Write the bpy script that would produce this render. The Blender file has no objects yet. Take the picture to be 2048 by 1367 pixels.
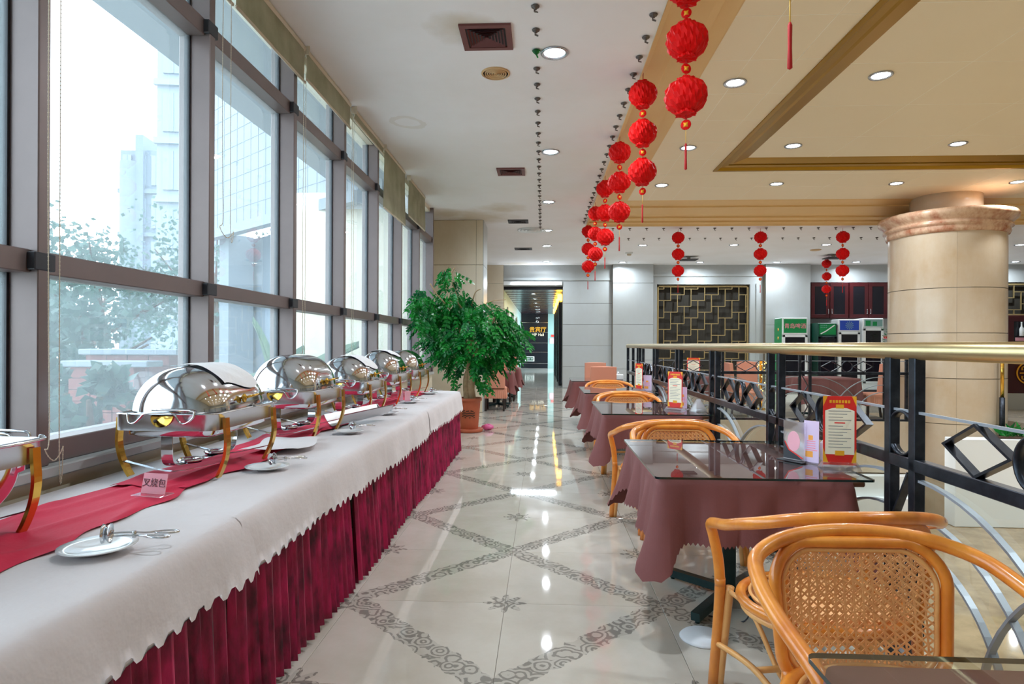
import bpy, bmesh, math, random
from math import sin, cos, pi, sqrt, radians
from mathutils import Vector, Matrix
random.seed(7)
S = bpy.context.scene
COL = S.collection

# ------------------------------------------------------------------ camera, world, exposure
FPX, CAM_H = 1240.0, 1.338
YAW, ROLL = math.atan(62 / FPX), 0.0045
_f = Vector((-sin(YAW), cos(YAW), 0)); _r0 = Vector((cos(YAW), sin(YAW), 0)); _z = Vector((0, 0, 1))
_r = _r0 * cos(ROLL) + _z * sin(ROLL); _u = _z * cos(ROLL) - _r0 * sin(ROLL)
cam = bpy.data.cameras.new('camera'); cam_o = bpy.data.objects.new('camera', cam); COL.objects.link(cam_o)
cam.sensor_width = 36; cam.lens = FPX / 2048 * 36; cam.shift_y = 4.5 / 2048; cam.clip_start = .05; cam.clip_end = 400
cam_o.matrix_world = Matrix(((_r.x, _u.x, -_f.x, 0), (_r.y, _u.y, -_f.y, 0), (_r.z, _u.z, -_f.z, CAM_H), (0, 0, 0, 1)))
S.camera = cam_o

W = bpy.data.worlds.new('sky'); S.world = W; W.use_nodes = True
bg = W.node_tree.nodes['Background']; bg.inputs[0].default_value = (.93, .97, 1, 1); bg.inputs[1].default_value = 2.8
S.view_settings.view_transform = 'Standard'; S.view_settings.look = 'None'
S.view_settings.gamma = 1; S.view_settings.use_curve_mapping = False
S.view_settings.exposure = 1.28
LAMP_W = 11.5                     # power of one ceiling downlight
cy_ = S.cycles
cy_.use_denoising = True; cy_.max_bounces = 9; cy_.diffuse_bounces = 5; cy_.glossy_bounces = 5; cy_.transmission_bounces = 6
cy_.transparent_max_bounces = 24; cy_.caustics_reflective = False; cy_.caustics_refractive = False
cy_.sample_clamp_indirect = 6; cy_.blur_glossy = .5

# ------------------------------------------------------------------ materials
def lin(c):
    c = c / 255
    return c / 12.92 if c <= .04045 else ((c + .055) / 1.055) ** 2.4
def rgb(h):
    return (lin(h[0]), lin(h[1]), lin(h[2]), 1)

class G:
    def __init__(s, m):
        s.t = m.node_tree; s.N = s.t.nodes; s.L = s.t.links
    def set(s, sock, v):
        if isinstance(v, bpy.types.NodeSocket): s.L.new(v, sock)
        elif v is not None:
            if hasattr(sock.default_value, '__len__') and not hasattr(v, '__len__'): v = (v,) * len(sock.default_value)
            sock.default_value = v
    def n(s, typ, out=0, _p=None, **kw):
        n = s.N.new(typ)
        for k, v in (_p or {}).items(): setattr(n, k, v)
        for k, v in kw.items():
            k = k.replace('_', ' ')
            s.set(n.inputs[int(k[1:])] if k[0] == 'i' and k[1:].isdigit() else n.inputs[k], v)
        return n.outputs[out]
    def m(s, op, a, b=None, c=None):
        n = s.N.new('ShaderNodeMath'); n.operation = op
        for i, v in enumerate((a, b, c)):
            if v is not None: s.set(n.inputs[i], v)
        return n.outputs[0]
    def mix(s, f, a, b):
        n = s.N.new('ShaderNodeMix'); n.data_type = 'RGBA'
        s.set(n.inputs[0], f); s.set(n.inputs[6], a); s.set(n.inputs[7], b)
        return n.outputs[2]
    def ramp(s, f, lo, hi):
        n = s.N.new('ShaderNodeMapRange'); s.set(n.inputs[0], f); s.set(n.inputs[1], lo); s.set(n.inputs[2], hi)
        return n.outputs[0]
    def noise(s, vec, scale, detail=3, rough=.5, out=0):
        return s.n('ShaderNodeTexNoise', out, Vector=vec, Scale=scale, Detail=detail, Roughness=rough)

def mat(name, col, rough=.5, metal=0, var=0, vscale=6, bump=0, bscale=40, col2=None, stretch=None, coat=0, sheen=0, trans=0, emit=None, estr=0, spec=.5, world=False):
    m = bpy.data.materials.new(name); m.use_nodes = True
    g = G(m); b = g.N['Principled BSDF']
    b.inputs['Base Color'].default_value = rgb(col); b.inputs['Roughness'].default_value = rough; b.inputs['Metallic'].default_value = metal
    b.inputs['Specular IOR Level'].default_value = spec
    if coat: b.inputs['Coat Weight'].default_value = coat; b.inputs['Coat Roughness'].default_value = .08
    if sheen: b.inputs['Sheen Weight'].default_value = sheen; b.inputs['Sheen Roughness'].default_value = .4
    if trans: b.inputs['Transmission Weight'].default_value = trans
    if emit: b.inputs['Emission Color'].default_value = rgb(emit); b.inputs['Emission Strength'].default_value = estr
    if var or bump:
        v = g.n('ShaderNodeNewGeometry', 0) if world else g.n('ShaderNodeTexCoord', 3)
        if stretch: v = g.n('ShaderNodeMapping', 0, Vector=v, Scale=stretch)
        if var:
            nz = g.noise(v, vscale, 5, .6)
            c2 = rgb(col2) if col2 else tuple(x * .55 for x in rgb(col)[:3]) + (1,)
            f = g.m('MULTIPLY', g.ramp(nz, .35, .7), var)
            g.set(b.inputs['Base Color'], g.mix(f, rgb(col), c2))
        if bump:
            bn = g.n('ShaderNodeBump', 0, Strength=bump, Distance=.01, Height=g.noise(v, bscale, 4, .6))
            g.set(b.inputs['Normal'], bn)
    return m

def glass_mat(name, tint=(.9, .95, .95), veil=0, veil_col=(.9, .95, 1), ior=1.5, gloss=1.0):
    """thin sheet of glass: what is behind it, tinted, plus a mirror reflection by angle, plus an optional milky veil that scatters light"""
    m = bpy.data.materials.new(name); m.use_nodes = True; g = G(m)
    for n in list(g.N):
        if n.type == 'BSDF_PRINCIPLED': g.N.remove(n)
    out = [n for n in g.N if n.type == 'OUTPUT_MATERIAL'][0]
    tr = g.n('ShaderNodeBsdfTransparent', Color=tuple(tint) + (1,))
    if veil:
        tl = g.n('ShaderNodeBsdfTranslucent', Color=tuple(veil_col) + (1,))
        mx = g.N.new('ShaderNodeMixShader'); g.set(mx.inputs[0], veil); g.set(mx.inputs[1], tr); g.set(mx.inputs[2], tl); tr = mx.outputs[0]
    gl = g.n('ShaderNodeBsdfGlossy', Color=(1, 1, 1, 1), Roughness=.01)
    fr = g.n('ShaderNodeFresnel', IOR=ior)
    mx = g.N.new('ShaderNodeMixShader'); bf = g.n('ShaderNodeNewGeometry', 6); g.set(mx.inputs[0], g.m('MULTIPLY', g.m('MULTIPLY', fr, gloss), g.m('SUBTRACT', 1, bf))); g.set(mx.inputs[1], tr); g.set(mx.inputs[2], gl)
    g.set(out.inputs[0], mx.outputs[0])
    return m

def stone_mat(name, col, col2, scale=2.0, rough=.25, vein=.5):
    m = bpy.data.materials.new(name); m.use_nodes = True; g = G(m); b = g.N['Principled BSDF']
    v = g.n('ShaderNodeNewGeometry', 0)
    n1 = g.noise(v, scale, 6, .65)
    n2 = g.noise(g.n('ShaderNodeMapping', 0, Vector=v, Scale=(1, 1, .35)), scale * 3, 4, .7)
    f = g.m('MULTIPLY', g.m('ADD', g.ramp(n1, .4, .75), g.m('MULTIPLY', g.ramp(n2, .45, .8), .5)), vein)
    oi = g.n('ShaderNodeObjectInfo', 5)
    f = g.m('ADD', f, g.m('MULTIPLY', g.m('SUBTRACT', oi, .5), .12))
    g.set(b.inputs['Base Color'], g.mix(f, rgb(col), rgb(col2)))
    b.inputs['Roughness'].default_value = rough
    return m

def stained_plaster():
    m = mat('white_ceiling_paint', (242, 241, 243), .8); g = G(m); b = g.N['Principled BSDF']
    p = g.n('ShaderNodeNewGeometry', 0); nz = g.noise(p, 2.6, 5, .6); n2 = g.noise(p, 1.1, 4, .6)
    f = g.m('MULTIPLY', g.ramp(n2, .4, .8), .12)
    for (x, y, r, ring) in ((-1.517, 6.76, .20, 1), (-1.2, 11.8, .8, 0), (-1.75, 11.5, .5, 0), (-.75, 11.1, .5, 0), (-.62, 4.75, .3, 0), (-.8, 18.7, .5, 0)):
        d = g.n('ShaderNodeVectorMath', 1, {'operation': 'DISTANCE'}, i0=p, i1=(x, y, ZC))
        d = g.m('ADD', g.m('DIVIDE', d, r), g.m('MULTIPLY', g.m('SUBTRACT', nz, .5), 1.1))
        if ring: k = g.m('MULTIPLY', g.m('LESS_THAN', g.m('ABSOLUTE', g.m('SUBTRACT', d, .8)), .16), .22)
        else: k = g.m('MULTIPLY', g.m('MULTIPLY', g.m('SUBTRACT', 1.0, d, None), 1.0), .75); k = g.m('MINIMUM', g.m('MAXIMUM', k, 0), .55)
        f = g.m('MAXIMUM', f, k)
    g.set(b.inputs['Base Color'], g.mix(f, rgb((242, 241, 243)), rgb((188, 168, 128))))
    return m

def floor_tile_mat():
    m = bpy.data.materials.new('patterned_tile'); m.use_nodes = True; g = G(m); b = g.N['Principled BSDF']
    tc = g.n('ShaderNodeTexCoord', 3)
    wp = g.n('ShaderNodeNewGeometry', 0)
    oi = g.n('ShaderNodeObjectInfo', 5)
    off = g.m('MULTIPLY', oi, 30)
    sx = g.N.new('ShaderNodeSeparateXYZ'); g.set(sx.inputs[0], tc); x, y = sx.outputs[0], sx.outputs[1]
    d = g.m('MULTIPLY', g.m('SUBTRACT', x, y), .7071)
    u = g.m('MULTIPLY', g.m('ADD', x, y), .7071)
    # curling scrollwork: rings around scattered centres
    vo = g.N.new('ShaderNodeTexVoronoi'); vo.inputs['Scale'].default_value = 13; g.set(vo.inputs['Vector'], wp)
    wv = g.noise(wp, 22, 2, .5)
    ring = g.m('SINE', g.m('ADD', g.m('MULTIPLY', vo.outputs['Distance'], 22), g.m('MULTIPLY', wv, 7)))
    lines = g.ramp(ring, -.1, .5)
    ragged = g.m('ADD', .062, g.m('MULTIPLY', g.m('SUBTRACT', g.noise(wp, 16, 2), .5), .07))
    band = g.m('LESS_THAN', g.m('ABSOLUTE', d), ragged)
    # rosettes at the two corners the band does not reach
    du = g.m('SUBTRACT', g.m('ABSOLUTE', d), .566)
    rr = g.m('SQRT', g.m('ADD', g.m('MULTIPLY', du, du), g.m('MULTIPLY', u, u)))
    ang = g.m('ARCTAN2', u, du)
    lob = g.m('ADD', .085, g.m('MULTIPLY', .03, g.m('COSINE', g.m('MULTIPLY', ang, 8))))
    ros = g.m('LESS_THAN', rr, lob)
    msk = g.m('MAXIMUM', band, ros)
    core = g.m('MULTIPLY', msk, g.m('ADD', .22, g.m('MULTIPLY', lines, .6)))
    base = g.mix(g.ramp(g.noise(g.n('ShaderNodeVectorMath', 0, {'operation': 'ADD'}, i0=wp, i1=off), 2.5, 6, .65), .35, .75), rgb((206, 200, 190)), rgb((190, 182, 168)))
    g.set(b.inputs['Base Color'], g.mix(core, base, rgb((116, 112, 106))))
    b.inputs['Roughness'].default_value = .035; b.inputs['Specular IOR Level'].default_value = .7
    return m

ZC, ZB, ZT = 3.77, 4.05, 4.13                 # white ceiling, beige ceiling, its raised middle
M = {}
M['tile'] = floor_tile_mat()
M['grout'] = mat('tile_bed', (150, 140, 126), .5)
M['plainfloor'] = stone_mat('cream_floor', (208, 198, 184), (180, 168, 150), 1.2, .08, .6)
M['hallfloor'] = stone_mat('corridor_floor', (196, 200, 196), (170, 176, 172), 1.2, .07, .6)
M['brownmarble'] = stone_mat('brown_marble', (160, 138, 108), (104, 86, 64), 1.6, .06, .8)
M['plaster'] = stained_plaster()
M['beige'] = mat('beige_ceiling_panel', (244, 232, 204), .55, var=.25, vscale=1.0, col2=(240, 224, 188), world=True)
M['cove'] = mat('ochre_cove', (232, 198, 140), .5, var=.3, vscale=1.5, col2=(218, 176, 108), world=True)
M['joint'] = mat('panel_joint', (255, 250, 232), .6)
M['gold'] = mat('gold_leaf', (164, 124, 16), .35, .6)
M['stone'] = stone_mat('travertine', (228, 218, 198), (206, 186, 150), .8, .28, .5)
M['stone2'] = stone_mat('pale_stone', (186, 192, 194), (172, 174, 168), .8, .3, .45)
M['stonegap'] = mat('stone_joint', (120, 108, 90), .7)
M['pillarstone'] = stone_mat('pillar_stone', (206, 190, 168), (184, 154, 116), .9, .22, .6)
M['redmarble'] = stone_mat('red_marble', (222, 190, 160), (158, 78, 40), 3.2, .2, 1.0)
M['bronze'] = mat('bronze_anodised', (126, 112, 110), .42, .35, var=.25, vscale=3)
M['darkframe'] = mat('dark_gasket', (52, 54, 60), .5, .2)
M['window'] = glass_mat('hazy_window_glass', (.80, .88, .92), .075, (.72, .84, .92), 1.45)  # milky veil in the panes imitates the washed-out haze outdoors
M['clear'] = glass_mat('clear_glass', (.93, .96, .95), 0, ior=1.45)
M['tableglass'] = glass_mat('table_glass', (.86, .88, .87), 0, ior=1.85, gloss=1.0)
M['glassedge'] = mat('glass_edge', (14, 38, 38), .15, 0)
M['acrylic'] = glass_mat('acrylic', (.93, .94, .97), .30, (.95, .95, 1), 1.5)
M['linen'] = mat('white_linen', (216, 209, 210), .85, var=.25, vscale=7, col2=(202, 192, 192), bump=.5, bscale=9, sheen=.2)
M['whitecloth'] = mat('white_napkin', (236, 236, 238), .85, bump=.6, bscale=14)
M['velvet'] = mat('burgundy_velvet', (184, 10, 82), .6, var=1.0, vscale=13, col2=(60, 1, 26), stretch=(1, 1, .4), bump=.5, bscale=22, sheen=.05)
M['runner'] = mat('crimson_runner', (206, 26, 66), .75, var=.3, vscale=5, col2=(170, 14, 52), bump=.4, bscale=10)
M['brown'] = mat('maroon_tablecloth', (124, 72, 70), .8, var=.25, vscale=9, col2=(104, 56, 54), bump=.15, bscale=90)
M['wood'] = mat('table_wood', (96, 60, 38), .5)
M['green_iron'] = mat('dark_green_iron', (22, 52, 54), .4, .4, var=.4, vscale=20, col2=(50, 70, 70))
M['iron'] = mat('black_iron', (34, 38, 46), .32, .7, var=.5, vscale=14, col2=(78, 84, 94))
M['steelgrey'] = mat('lit_grey_bar', (150, 156, 164), .4, .3)  # pale grey puts the reflected light on the railing arcs into the colour
M['brass'] = mat('brushed_brass', (192, 174, 132), .3, .8, var=.35, vscale=3, col2=(164, 140, 94), stretch=(1, 1, 1))
M['rattan'] = mat('honey_rattan', (236, 150, 56), .3, var=.8, vscale=10, col2=(196, 100, 28), stretch=(1, 1, .6), coat=.5)
M['rattan2'] = mat('pale_rattan', (232, 176, 108), .4, var=.5, vscale=10, col2=(206, 138, 70), coat=.3)
M['cane'] = mat('woven_cane', (238, 186, 126), .5, var=.5, vscale=22, col2=(212, 138, 76))
M['slip'] = mat('terracotta_slipcover', (206, 138, 112), .85, bump=.1, bscale=120)
M['darkwood'] = mat('dark_wood_leg', (40, 26, 22), .4)
M['chrome'] = mat('polished_steel', (214, 216, 220), .09, 1)
M['satin'] = mat('satin_steel', (196, 196, 198), .25, 1, bump=.02, bscale=60)
M['goldmetal'] = mat('polished_gold', (226, 180, 84), .16, 1)
M['china'] = mat('white_china', (238, 240, 242), .12)
M['pinkcard'] = mat('pink_card', (246, 176, 190), .6)
M['ink'] = mat('pencil_ink', (120, 80, 90), .7)
M['blind'] = mat('olive_blind', (170, 166, 128), .8, var=.45, vscale=5, col2=(136, 132, 92), trans=0, stretch=(1, 1, .3))
M['cream'] = mat('cream_plastic', (214, 202, 180), .5)
M['vent'] = mat('maroon_vent', (110, 60, 58), .5)
M['ventdark'] = mat('dark_vent', (52, 48, 52), .6)
M['yellowed'] = mat('yellowed_plastic', (206, 168, 120), .5)
M['hook'] = mat('grey_hook', (100, 92, 88), .4, .6)
M['lampring'] = mat('lamp_ring', (180, 184, 190), .2, .8)
M['lamp'] = mat('lamp_glow', (255, 255, 255), .5, emit=(232, 244, 255), estr=14)
M['warmglow'] = mat('warm_lamp_glow', (255, 255, 255), .5, emit=(255, 190, 60), estr=5)
M['red'] = mat('red_lantern_paper', (222, 4, 4), .6, var=.3, vscale=30, col2=(160, 0, 2), spec=.2)
M['redcord'] = mat('red_cord', (190, 20, 20), .6)
M['goldprint'] = mat('gold_print', (246, 176, 40), .5)
M['yellowcord'] = mat('yellow_cord', (226, 176, 60), .6)
M['terracotta'] = mat('terracotta_pot', (190, 96, 62), .55, var=.3, vscale=6)
M['soil'] = mat('soil', (70, 50, 36), .9)
M['bark'] = mat('pale_bark', (196, 166, 130), .8, var=.6, vscale=14, col2=(130, 98, 70), bump=.5, bscale=40)
M['pinkplastic'] = mat('pink_plastic', (240, 110, 170), .4)
M['lacquer'] = mat('dark_red_lacquer', (70, 18, 24), .35, var=.3, vscale=6)
M['smoked'] = mat('smoked_glass', (26, 26, 34), .1)
M['black'] = mat('black_panel', (14, 18, 26), .22, var=.4, vscale=4, col2=(30, 36, 46))
M['bronzebar'] = mat('bronze_lattice', (186, 164, 116), .35, .6)
M['darkback'] = mat('dark_curtain', (58, 54, 46), .8, var=.6, vscale=9, col2=(30, 28, 26), stretch=(6, 6, .4))
M['teal'] = mat('pale_green_wall', (132, 170, 168), .4)
M['white'] = mat('white_enamel', (232, 236, 236), .35)
M['fgreen'] = mat('fridge_green', (16, 140, 76), .4)
M['fdark'] = mat('fridge_dark_green', (10, 70, 54), .4)
M['fblue'] = mat('fridge_blue', (40, 76, 184), .4)
M['fpink'] = mat('pink_letters', (250, 150, 170), .5)
M['paper'] = mat('cream_paper', (250, 240, 214), .6)
M['redpaper'] = mat('red_paper', (226, 44, 36), .5)
M['orange'] = mat('orange_print', (250, 170, 70), .5)
M['grey'] = mat('grey_print', (160, 156, 150), .6)
M['lilac'] = mat('lilac_paper', (226, 206, 236), .5)
M['foam'] = mat('white_foam', (232, 236, 242), .6)
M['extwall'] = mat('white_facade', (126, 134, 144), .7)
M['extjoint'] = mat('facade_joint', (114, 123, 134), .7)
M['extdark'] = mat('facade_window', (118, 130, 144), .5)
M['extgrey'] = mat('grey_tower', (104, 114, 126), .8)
M['brick'] = mat('brick_red', (120, 70, 66), .8)
M['ground'] = mat('pale_bounce_ground', (196, 196, 188), .9, var=.3, vscale=3)  # outside ground made pale to bounce skylight up to the ceiling
def leaf_mat(name, col, col2, tr=.35, rough=.3):
    m = bpy.data.materials.new(name); m.use_nodes = True; g = G(m); b = g.N['Principled BSDF']
    out = [n for n in g.N if n.type == 'OUTPUT_MATERIAL'][0]
    nz = g.ramp(g.noise(g.n('ShaderNodeNewGeometry', 0), 5, 3), .3, .7)
    c = g.mix(nz, rgb(col), rgb(col2)); g.set(b.inputs['Base Color'], c); b.inputs['Roughness'].default_value = rough
    tl = g.n('ShaderNodeBsdfTranslucent', Color=c)
    mx = g.N.new('ShaderNodeMixShader'); mx.inputs[0].default_value = tr
    g.set(mx.inputs[1], b.outputs[0]); g.set(mx.inputs[2], tl); g.set(out.inputs[0], mx.outputs[0])
    return m
M['leaf'] = leaf_mat('glossy_leaf', (44, 160, 56), (14, 96, 56), .4, .25)
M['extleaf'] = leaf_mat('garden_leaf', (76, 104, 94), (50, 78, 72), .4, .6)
M['blind'] = leaf_mat('olive_blind', (184, 180, 156), (160, 156, 130), .3, .8)
M['banana'] = leaf_mat('banana_leaf', (112, 140, 110), (72, 104, 84), .4, .4)
# ------------------------------------------------------------------ mesh helpers
class MB:
    def __init__(s): s.v = []; s.f = []; s.mi = []; s.sm = []
    def add(s, verts, faces, mi=0, sm=False):
        o = len(s.v); s.v += [tuple(p) for p in verts]
        for f in faces: s.f.append([i + o for i in f]); s.mi.append(mi); s.sm.append(sm)
        return s
    def box(s, x0, y0, z0, x1, y1, z1, mi=0):
        v = [(x, y, z) for z in (z0, z1) for y in (y0, y1) for x in (x0, x1)]
        return s.add(v, [(0, 2, 3, 1), (4, 5, 7, 6), (0, 1, 5, 4), (2, 6, 7, 3), (0, 4, 6, 2), (1, 3, 7, 5)], mi)
    def bbox(s, x0, y0, z0, x1, y1, z1, b=.004, mi=0):          # box with chamfered edges
        c = Vector(((x0 + x1) / 2, (y0 + y1) / 2, (z0 + z1) / 2)); h = Vector((abs(x1 - x0) / 2, abs(y1 - y0) / 2, abs(z1 - z0) / 2))
        b = min(b, min(h) * .9); V = []; idx = {}
        for sx in (-1, 1):
            for sy in (-1, 1):
                for sz in (-1, 1):
                    for ax in range(3):
                        p = [sx * (h.x - b), sy * (h.y - b), sz * (h.z - b)]; p[ax] += (sx, sy, sz)[ax] * b
                        idx[(sx, sy, sz, ax)] = len(V); V.append(Vector(p) + c)
        F = []
        for ax in range(3):
            o = [i for i in range(3) if i != ax]
            for sg in (-1, 1):
                q = []
                for a, bb in ((-1, -1), (1, -1), (1, 1), (-1, 1)):
                    k = [0, 0, 0]; k[ax] = sg; k[o[0]] = a; k[o[1]] = bb; q.append(idx[(*k, ax)])
                F.append(q)
        for ax in range(3):                                       # edges parallel to ax
            o = [i for i in range(3) if i != ax]
            for a in (-1, 1):
                for bb in (-1, 1):
                    k0 = [0, 0, 0]; k0[o[0]] = a; k0[o[1]] = bb; k1 = list(k0); k0[ax] = -1; k1[ax] = 1
                    F.append([idx[(*k0, o[0])], idx[(*k1, o[0])], idx[(*k1, o[1])], idx[(*k0, o[1])]])
        for k in [(a, bb, cc) for a in (-1, 1) for bb in (-1, 1) for cc in (-1, 1)]:
            F.append([idx[(*k, 0)], idx[(*k, 1)], idx[(*k, 2)]])
        G_ = []
        for f in F:                                               # outward winding
            n = (V[f[1]] - V[f[0]]).cross(V[f[2]] - V[f[0]]); mid = sum((V[i] for i in f), Vector()) / len(f) - c
            G_.append(f if n.dot(mid) > 0 else f[::-1])
        return s.add(V, G_, mi)
    def tube(s, pts, r, n=8, closed=False, mi=0, sm=True, cap=True, flat=None):
        pts = [Vector(p) for p in pts]; N = len(pts)
        rs = r if hasattr(r, '__len__') else [r] * N
        V = []; prev = None
        for i, p in enumerate(pts):
            a = pts[(i - 1) % N] if (closed or i > 0) else p; b = pts[(i + 1) % N] if (closed or i < N - 1) else p
            t = (b - a).normalized() if (b - a).length > 1e-9 else Vector((0, 0, 1))
            if prev is None:
                up = Vector((0, 0, 1)) if abs(t.z) < .9 else Vector((1, 0, 0)); nx = t.cross(up).normalized()
            else:
                nx = (prev - t * prev.dot(t)); nx = nx.normalized() if nx.length > 1e-6 else t.orthogonal().normalized()
            prev = nx; ny = t.cross(nx)
            for k in range(n):
                q = 2 * pi * k / n
                V.append(p + nx * cos(q) * rs[i] + ny * sin(q) * rs[i] * (flat or 1))
        F = []
        for i in range(N if closed else N - 1):
            for k in range(n):
                a = i * n + k; b = i * n + (k + 1) % n; j = ((i + 1) % N) * n
                F.append((a, b, j + (k + 1) % n, j + k))
        if not closed and cap: F += [tuple(range(n))[::-1], tuple(range((N - 1) * n, N * n))]
        return s.add(V, F, mi, sm)
    def bar(s, pts, w, t, wdir=(1, 0, 0), closed=False, mi=0, sm=False):     # flat bar: w wide along wdir, t thick
        pts = [Vector(p) for p in pts]; N = len(pts); wd = Vector(wdir).normalized(); V = []
        for i, p in enumerate(pts):
            a = pts[(i - 1) % N] if (closed or i > 0) else p; b = pts[(i + 1) % N] if (closed or i < N - 1) else p
            tg = (b - a).normalized(); nn = wd.cross(tg)
            nn = nn.normalized() if nn.length > 1e-6 else Vector((0, 0, 1))
            k = 1.0
            if 0 < i < N - 1 or closed:
                d0 = (p - a).normalized() if (p - a).length > 0 else tg; c = max(.3, d0.dot(tg)); k = 1 / c
            V += [p + wd * w / 2 + nn * t / 2 * k, p - wd * w / 2 + nn * t / 2 * k, p - wd * w / 2 - nn * t / 2 * k, p + wd * w / 2 - nn * t / 2 * k]
        F = []
        for i in range(N if closed else N - 1):
            j = ((i + 1) % N) * 4
            for k in range(4): F.append((i * 4 + k, i * 4 + (k + 1) % 4, j + (k + 1) % 4, j + k))
        if not closed: F += [(3, 2, 1, 0), tuple(range((N - 1) * 4, N * 4))]
        return s.add(V, F, mi, sm)
    def lathe(s, prof, n=24, c=(0, 0, 0), mi=0, sm=True, ripple=0, cap=True):
        V = []; F = []
        for (r, z) in prof:
            for k in range(n):
                q = 2 * pi * k / n; rr = r * (1 + ripple * (1 if k % 2 else -1))
                V.append((c[0] + rr * cos(q), c[1] + rr * sin(q), c[2] + z))
        for i in range(len(prof) - 1):
            for k in range(n): F.append((i * n + k, i * n + (k + 1) % n, (i + 1) * n + (k + 1) % n, (i + 1) * n + k))
        if cap: F += [tuple(range(n))[::-1], tuple(range((len(prof) - 1) * n, len(prof) * n))]
        return s.add(V, F, mi, sm)
    def grid(s, fn, nu, nv, mi=0, sm=True, wrap=False):
        V = [fn(i / nu, j / nv) for j in range(nv + 1) for i in range(nu + (0 if wrap else 1))]
        w = nu if wrap else nu + 1; F = []
        for j in range(nv):
            for i in range(nu): F.append((j * w + i, j * w + (i + 1) % w, (j + 1) * w + (i + 1) % w, (j + 1) * w + i))
        return s.add(V, F, mi, sm)
    def prism(s, poly, z0, z1, mi=0):
        n = len(poly)
        V = [(x, y, z0) for x, y in poly] + [(x, y, z1) for x, y in poly]
        return s.add(V, [tuple(range(n))[::-1], tuple(range(n, 2 * n))] + [(i, (i + 1) % n, n + (i + 1) % n, n + i) for i in range(n)], mi)
    def xf(s, mtx, start=0):
        for i in range(start, len(s.v)): s.v[i] = tuple(mtx @ Vector(s.v[i]))
        return s
    def mesh(s, name, mats):
        me = bpy.data.meshes.new(name); me.from_pydata(s.v, [], s.f)
        for m in (mats if isinstance(mats, (list, tuple)) else [mats]): me.materials.append(m)
        me.polygons.foreach_set('material_index', s.mi); me.polygons.foreach_set('use_smooth', s.sm)
        me.validate(); me.update()
        return me
    def build(s, name, mats, parent=None, loc=(0, 0, 0), rz=0):
        return put(name, s.mesh(name, mats), parent, loc, rz)

def put(name, me, parent=None, loc=(0, 0, 0), rz=0):
    o = bpy.data.objects.new(name, me); COL.objects.link(o); o.location = loc; o.rotation_euler = (0, 0, rz)
    if parent: o.parent = parent
    return o
def tag(o, label, cat, group=None, kind=None):
    if label: o['label'] = label
    if cat: o['category'] = cat
    if group: o['group'] = group
    if kind: o['kind'] = kind
    return o
def thing(name, label, cat, loc=(0, 0, 0), rz=0, group=None):
    o = bpy.data.objects.new(name, None); COL.objects.link(o); o.empty_display_size = .05
    o.location = loc; o.rotation_euler = (0, 0, rz)
    return tag(o, label, cat, group)
KIDS = {}
def dup(src, loc, rz=None, label=None, parent=None):
    """copy of a thing with copies of its parts and their sub-parts (mesh data shared)"""
    c = src.copy(); COL.objects.link(c)
    if parent: c.parent = parent
    else:
        c.location = loc
        if rz is not None: c.rotation_euler = (0, 0, rz)
        if label: c['label'] = label
    for ch in list(src.children): dup(ch, None, parent=c)
    return c
def struct(o): o['kind'] = 'structure'; return o
def smooth_path(P, n=6, closed=False):                            # Catmull-Rom
    P = [Vector(p) for p in P]; N = len(P); out = []
    for i in range(N if closed else N - 1):
        if closed: a, b, c, d = P[(i - 1) % N], P[i], P[(i + 1) % N], P[(i + 2) % N]
        else: a, b, c, d = P[max(i - 1, 0)], P[i], P[i + 1], P[min(i + 2, N - 1)]
        for k in range(n):
            t = k / n
            out.append(.5 * ((2 * b) + (c - a) * t + (2 * a - 5 * b + 4 * c - d) * t * t + (3 * b - a - 3 * c + d) * t ** 3))
    if not closed: out.append(P[-1])
    return out
def rrect(hx, hy, r, n=5):                                        # rounded rectangle outline
    out = []
    for cx, cy, a0 in ((hx - r, hy - r, 0), (-hx + r, hy - r, pi / 2), (-hx + r, -hy + r, pi), (hx - r, -hy + r, 1.5 * pi)):
        for k in range(n + 1):
            a = a0 + pi / 2 * k / n; out.append((cx + r * cos(a), cy + r * sin(a)))
    return out
_txt = {}
def text_mesh(body, size, mat_, extrude=.002, spacing=1.0):
    key = (body, size, mat_.name, extrude)
    if key in _txt: return _txt[key]
    cu = bpy.data.curves.new('lettering', 'FONT'); cu.body = body; cu.size = size; cu.extrude = extrude; cu.resolution_u = 3
    cu.align_x = 'CENTER'; cu.align_y = 'CENTER'; cu.space_character = spacing
    o = bpy.data.objects.new('lettering', cu); COL.objects.link(o)
    bpy.context.view_layer.update()
    me = bpy.data.meshes.new_from_object(o.evaluated_get(bpy.context.evaluated_depsgraph_get()))
    bpy.data.objects.remove(o); me.materials.clear(); me.materials.append(mat_); _txt[key] = me
    return me
def text(name, body, size, mat_, parent, loc, rot=(pi / 2, 0, 0), extrude=.002):
    o = put(name, text_mesh(body, size, mat_, extrude), parent, loc); o.rotation_euler = rot
    return o
# ------------------------------------------------------------------ the setting
BACK = 19.1
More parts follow.
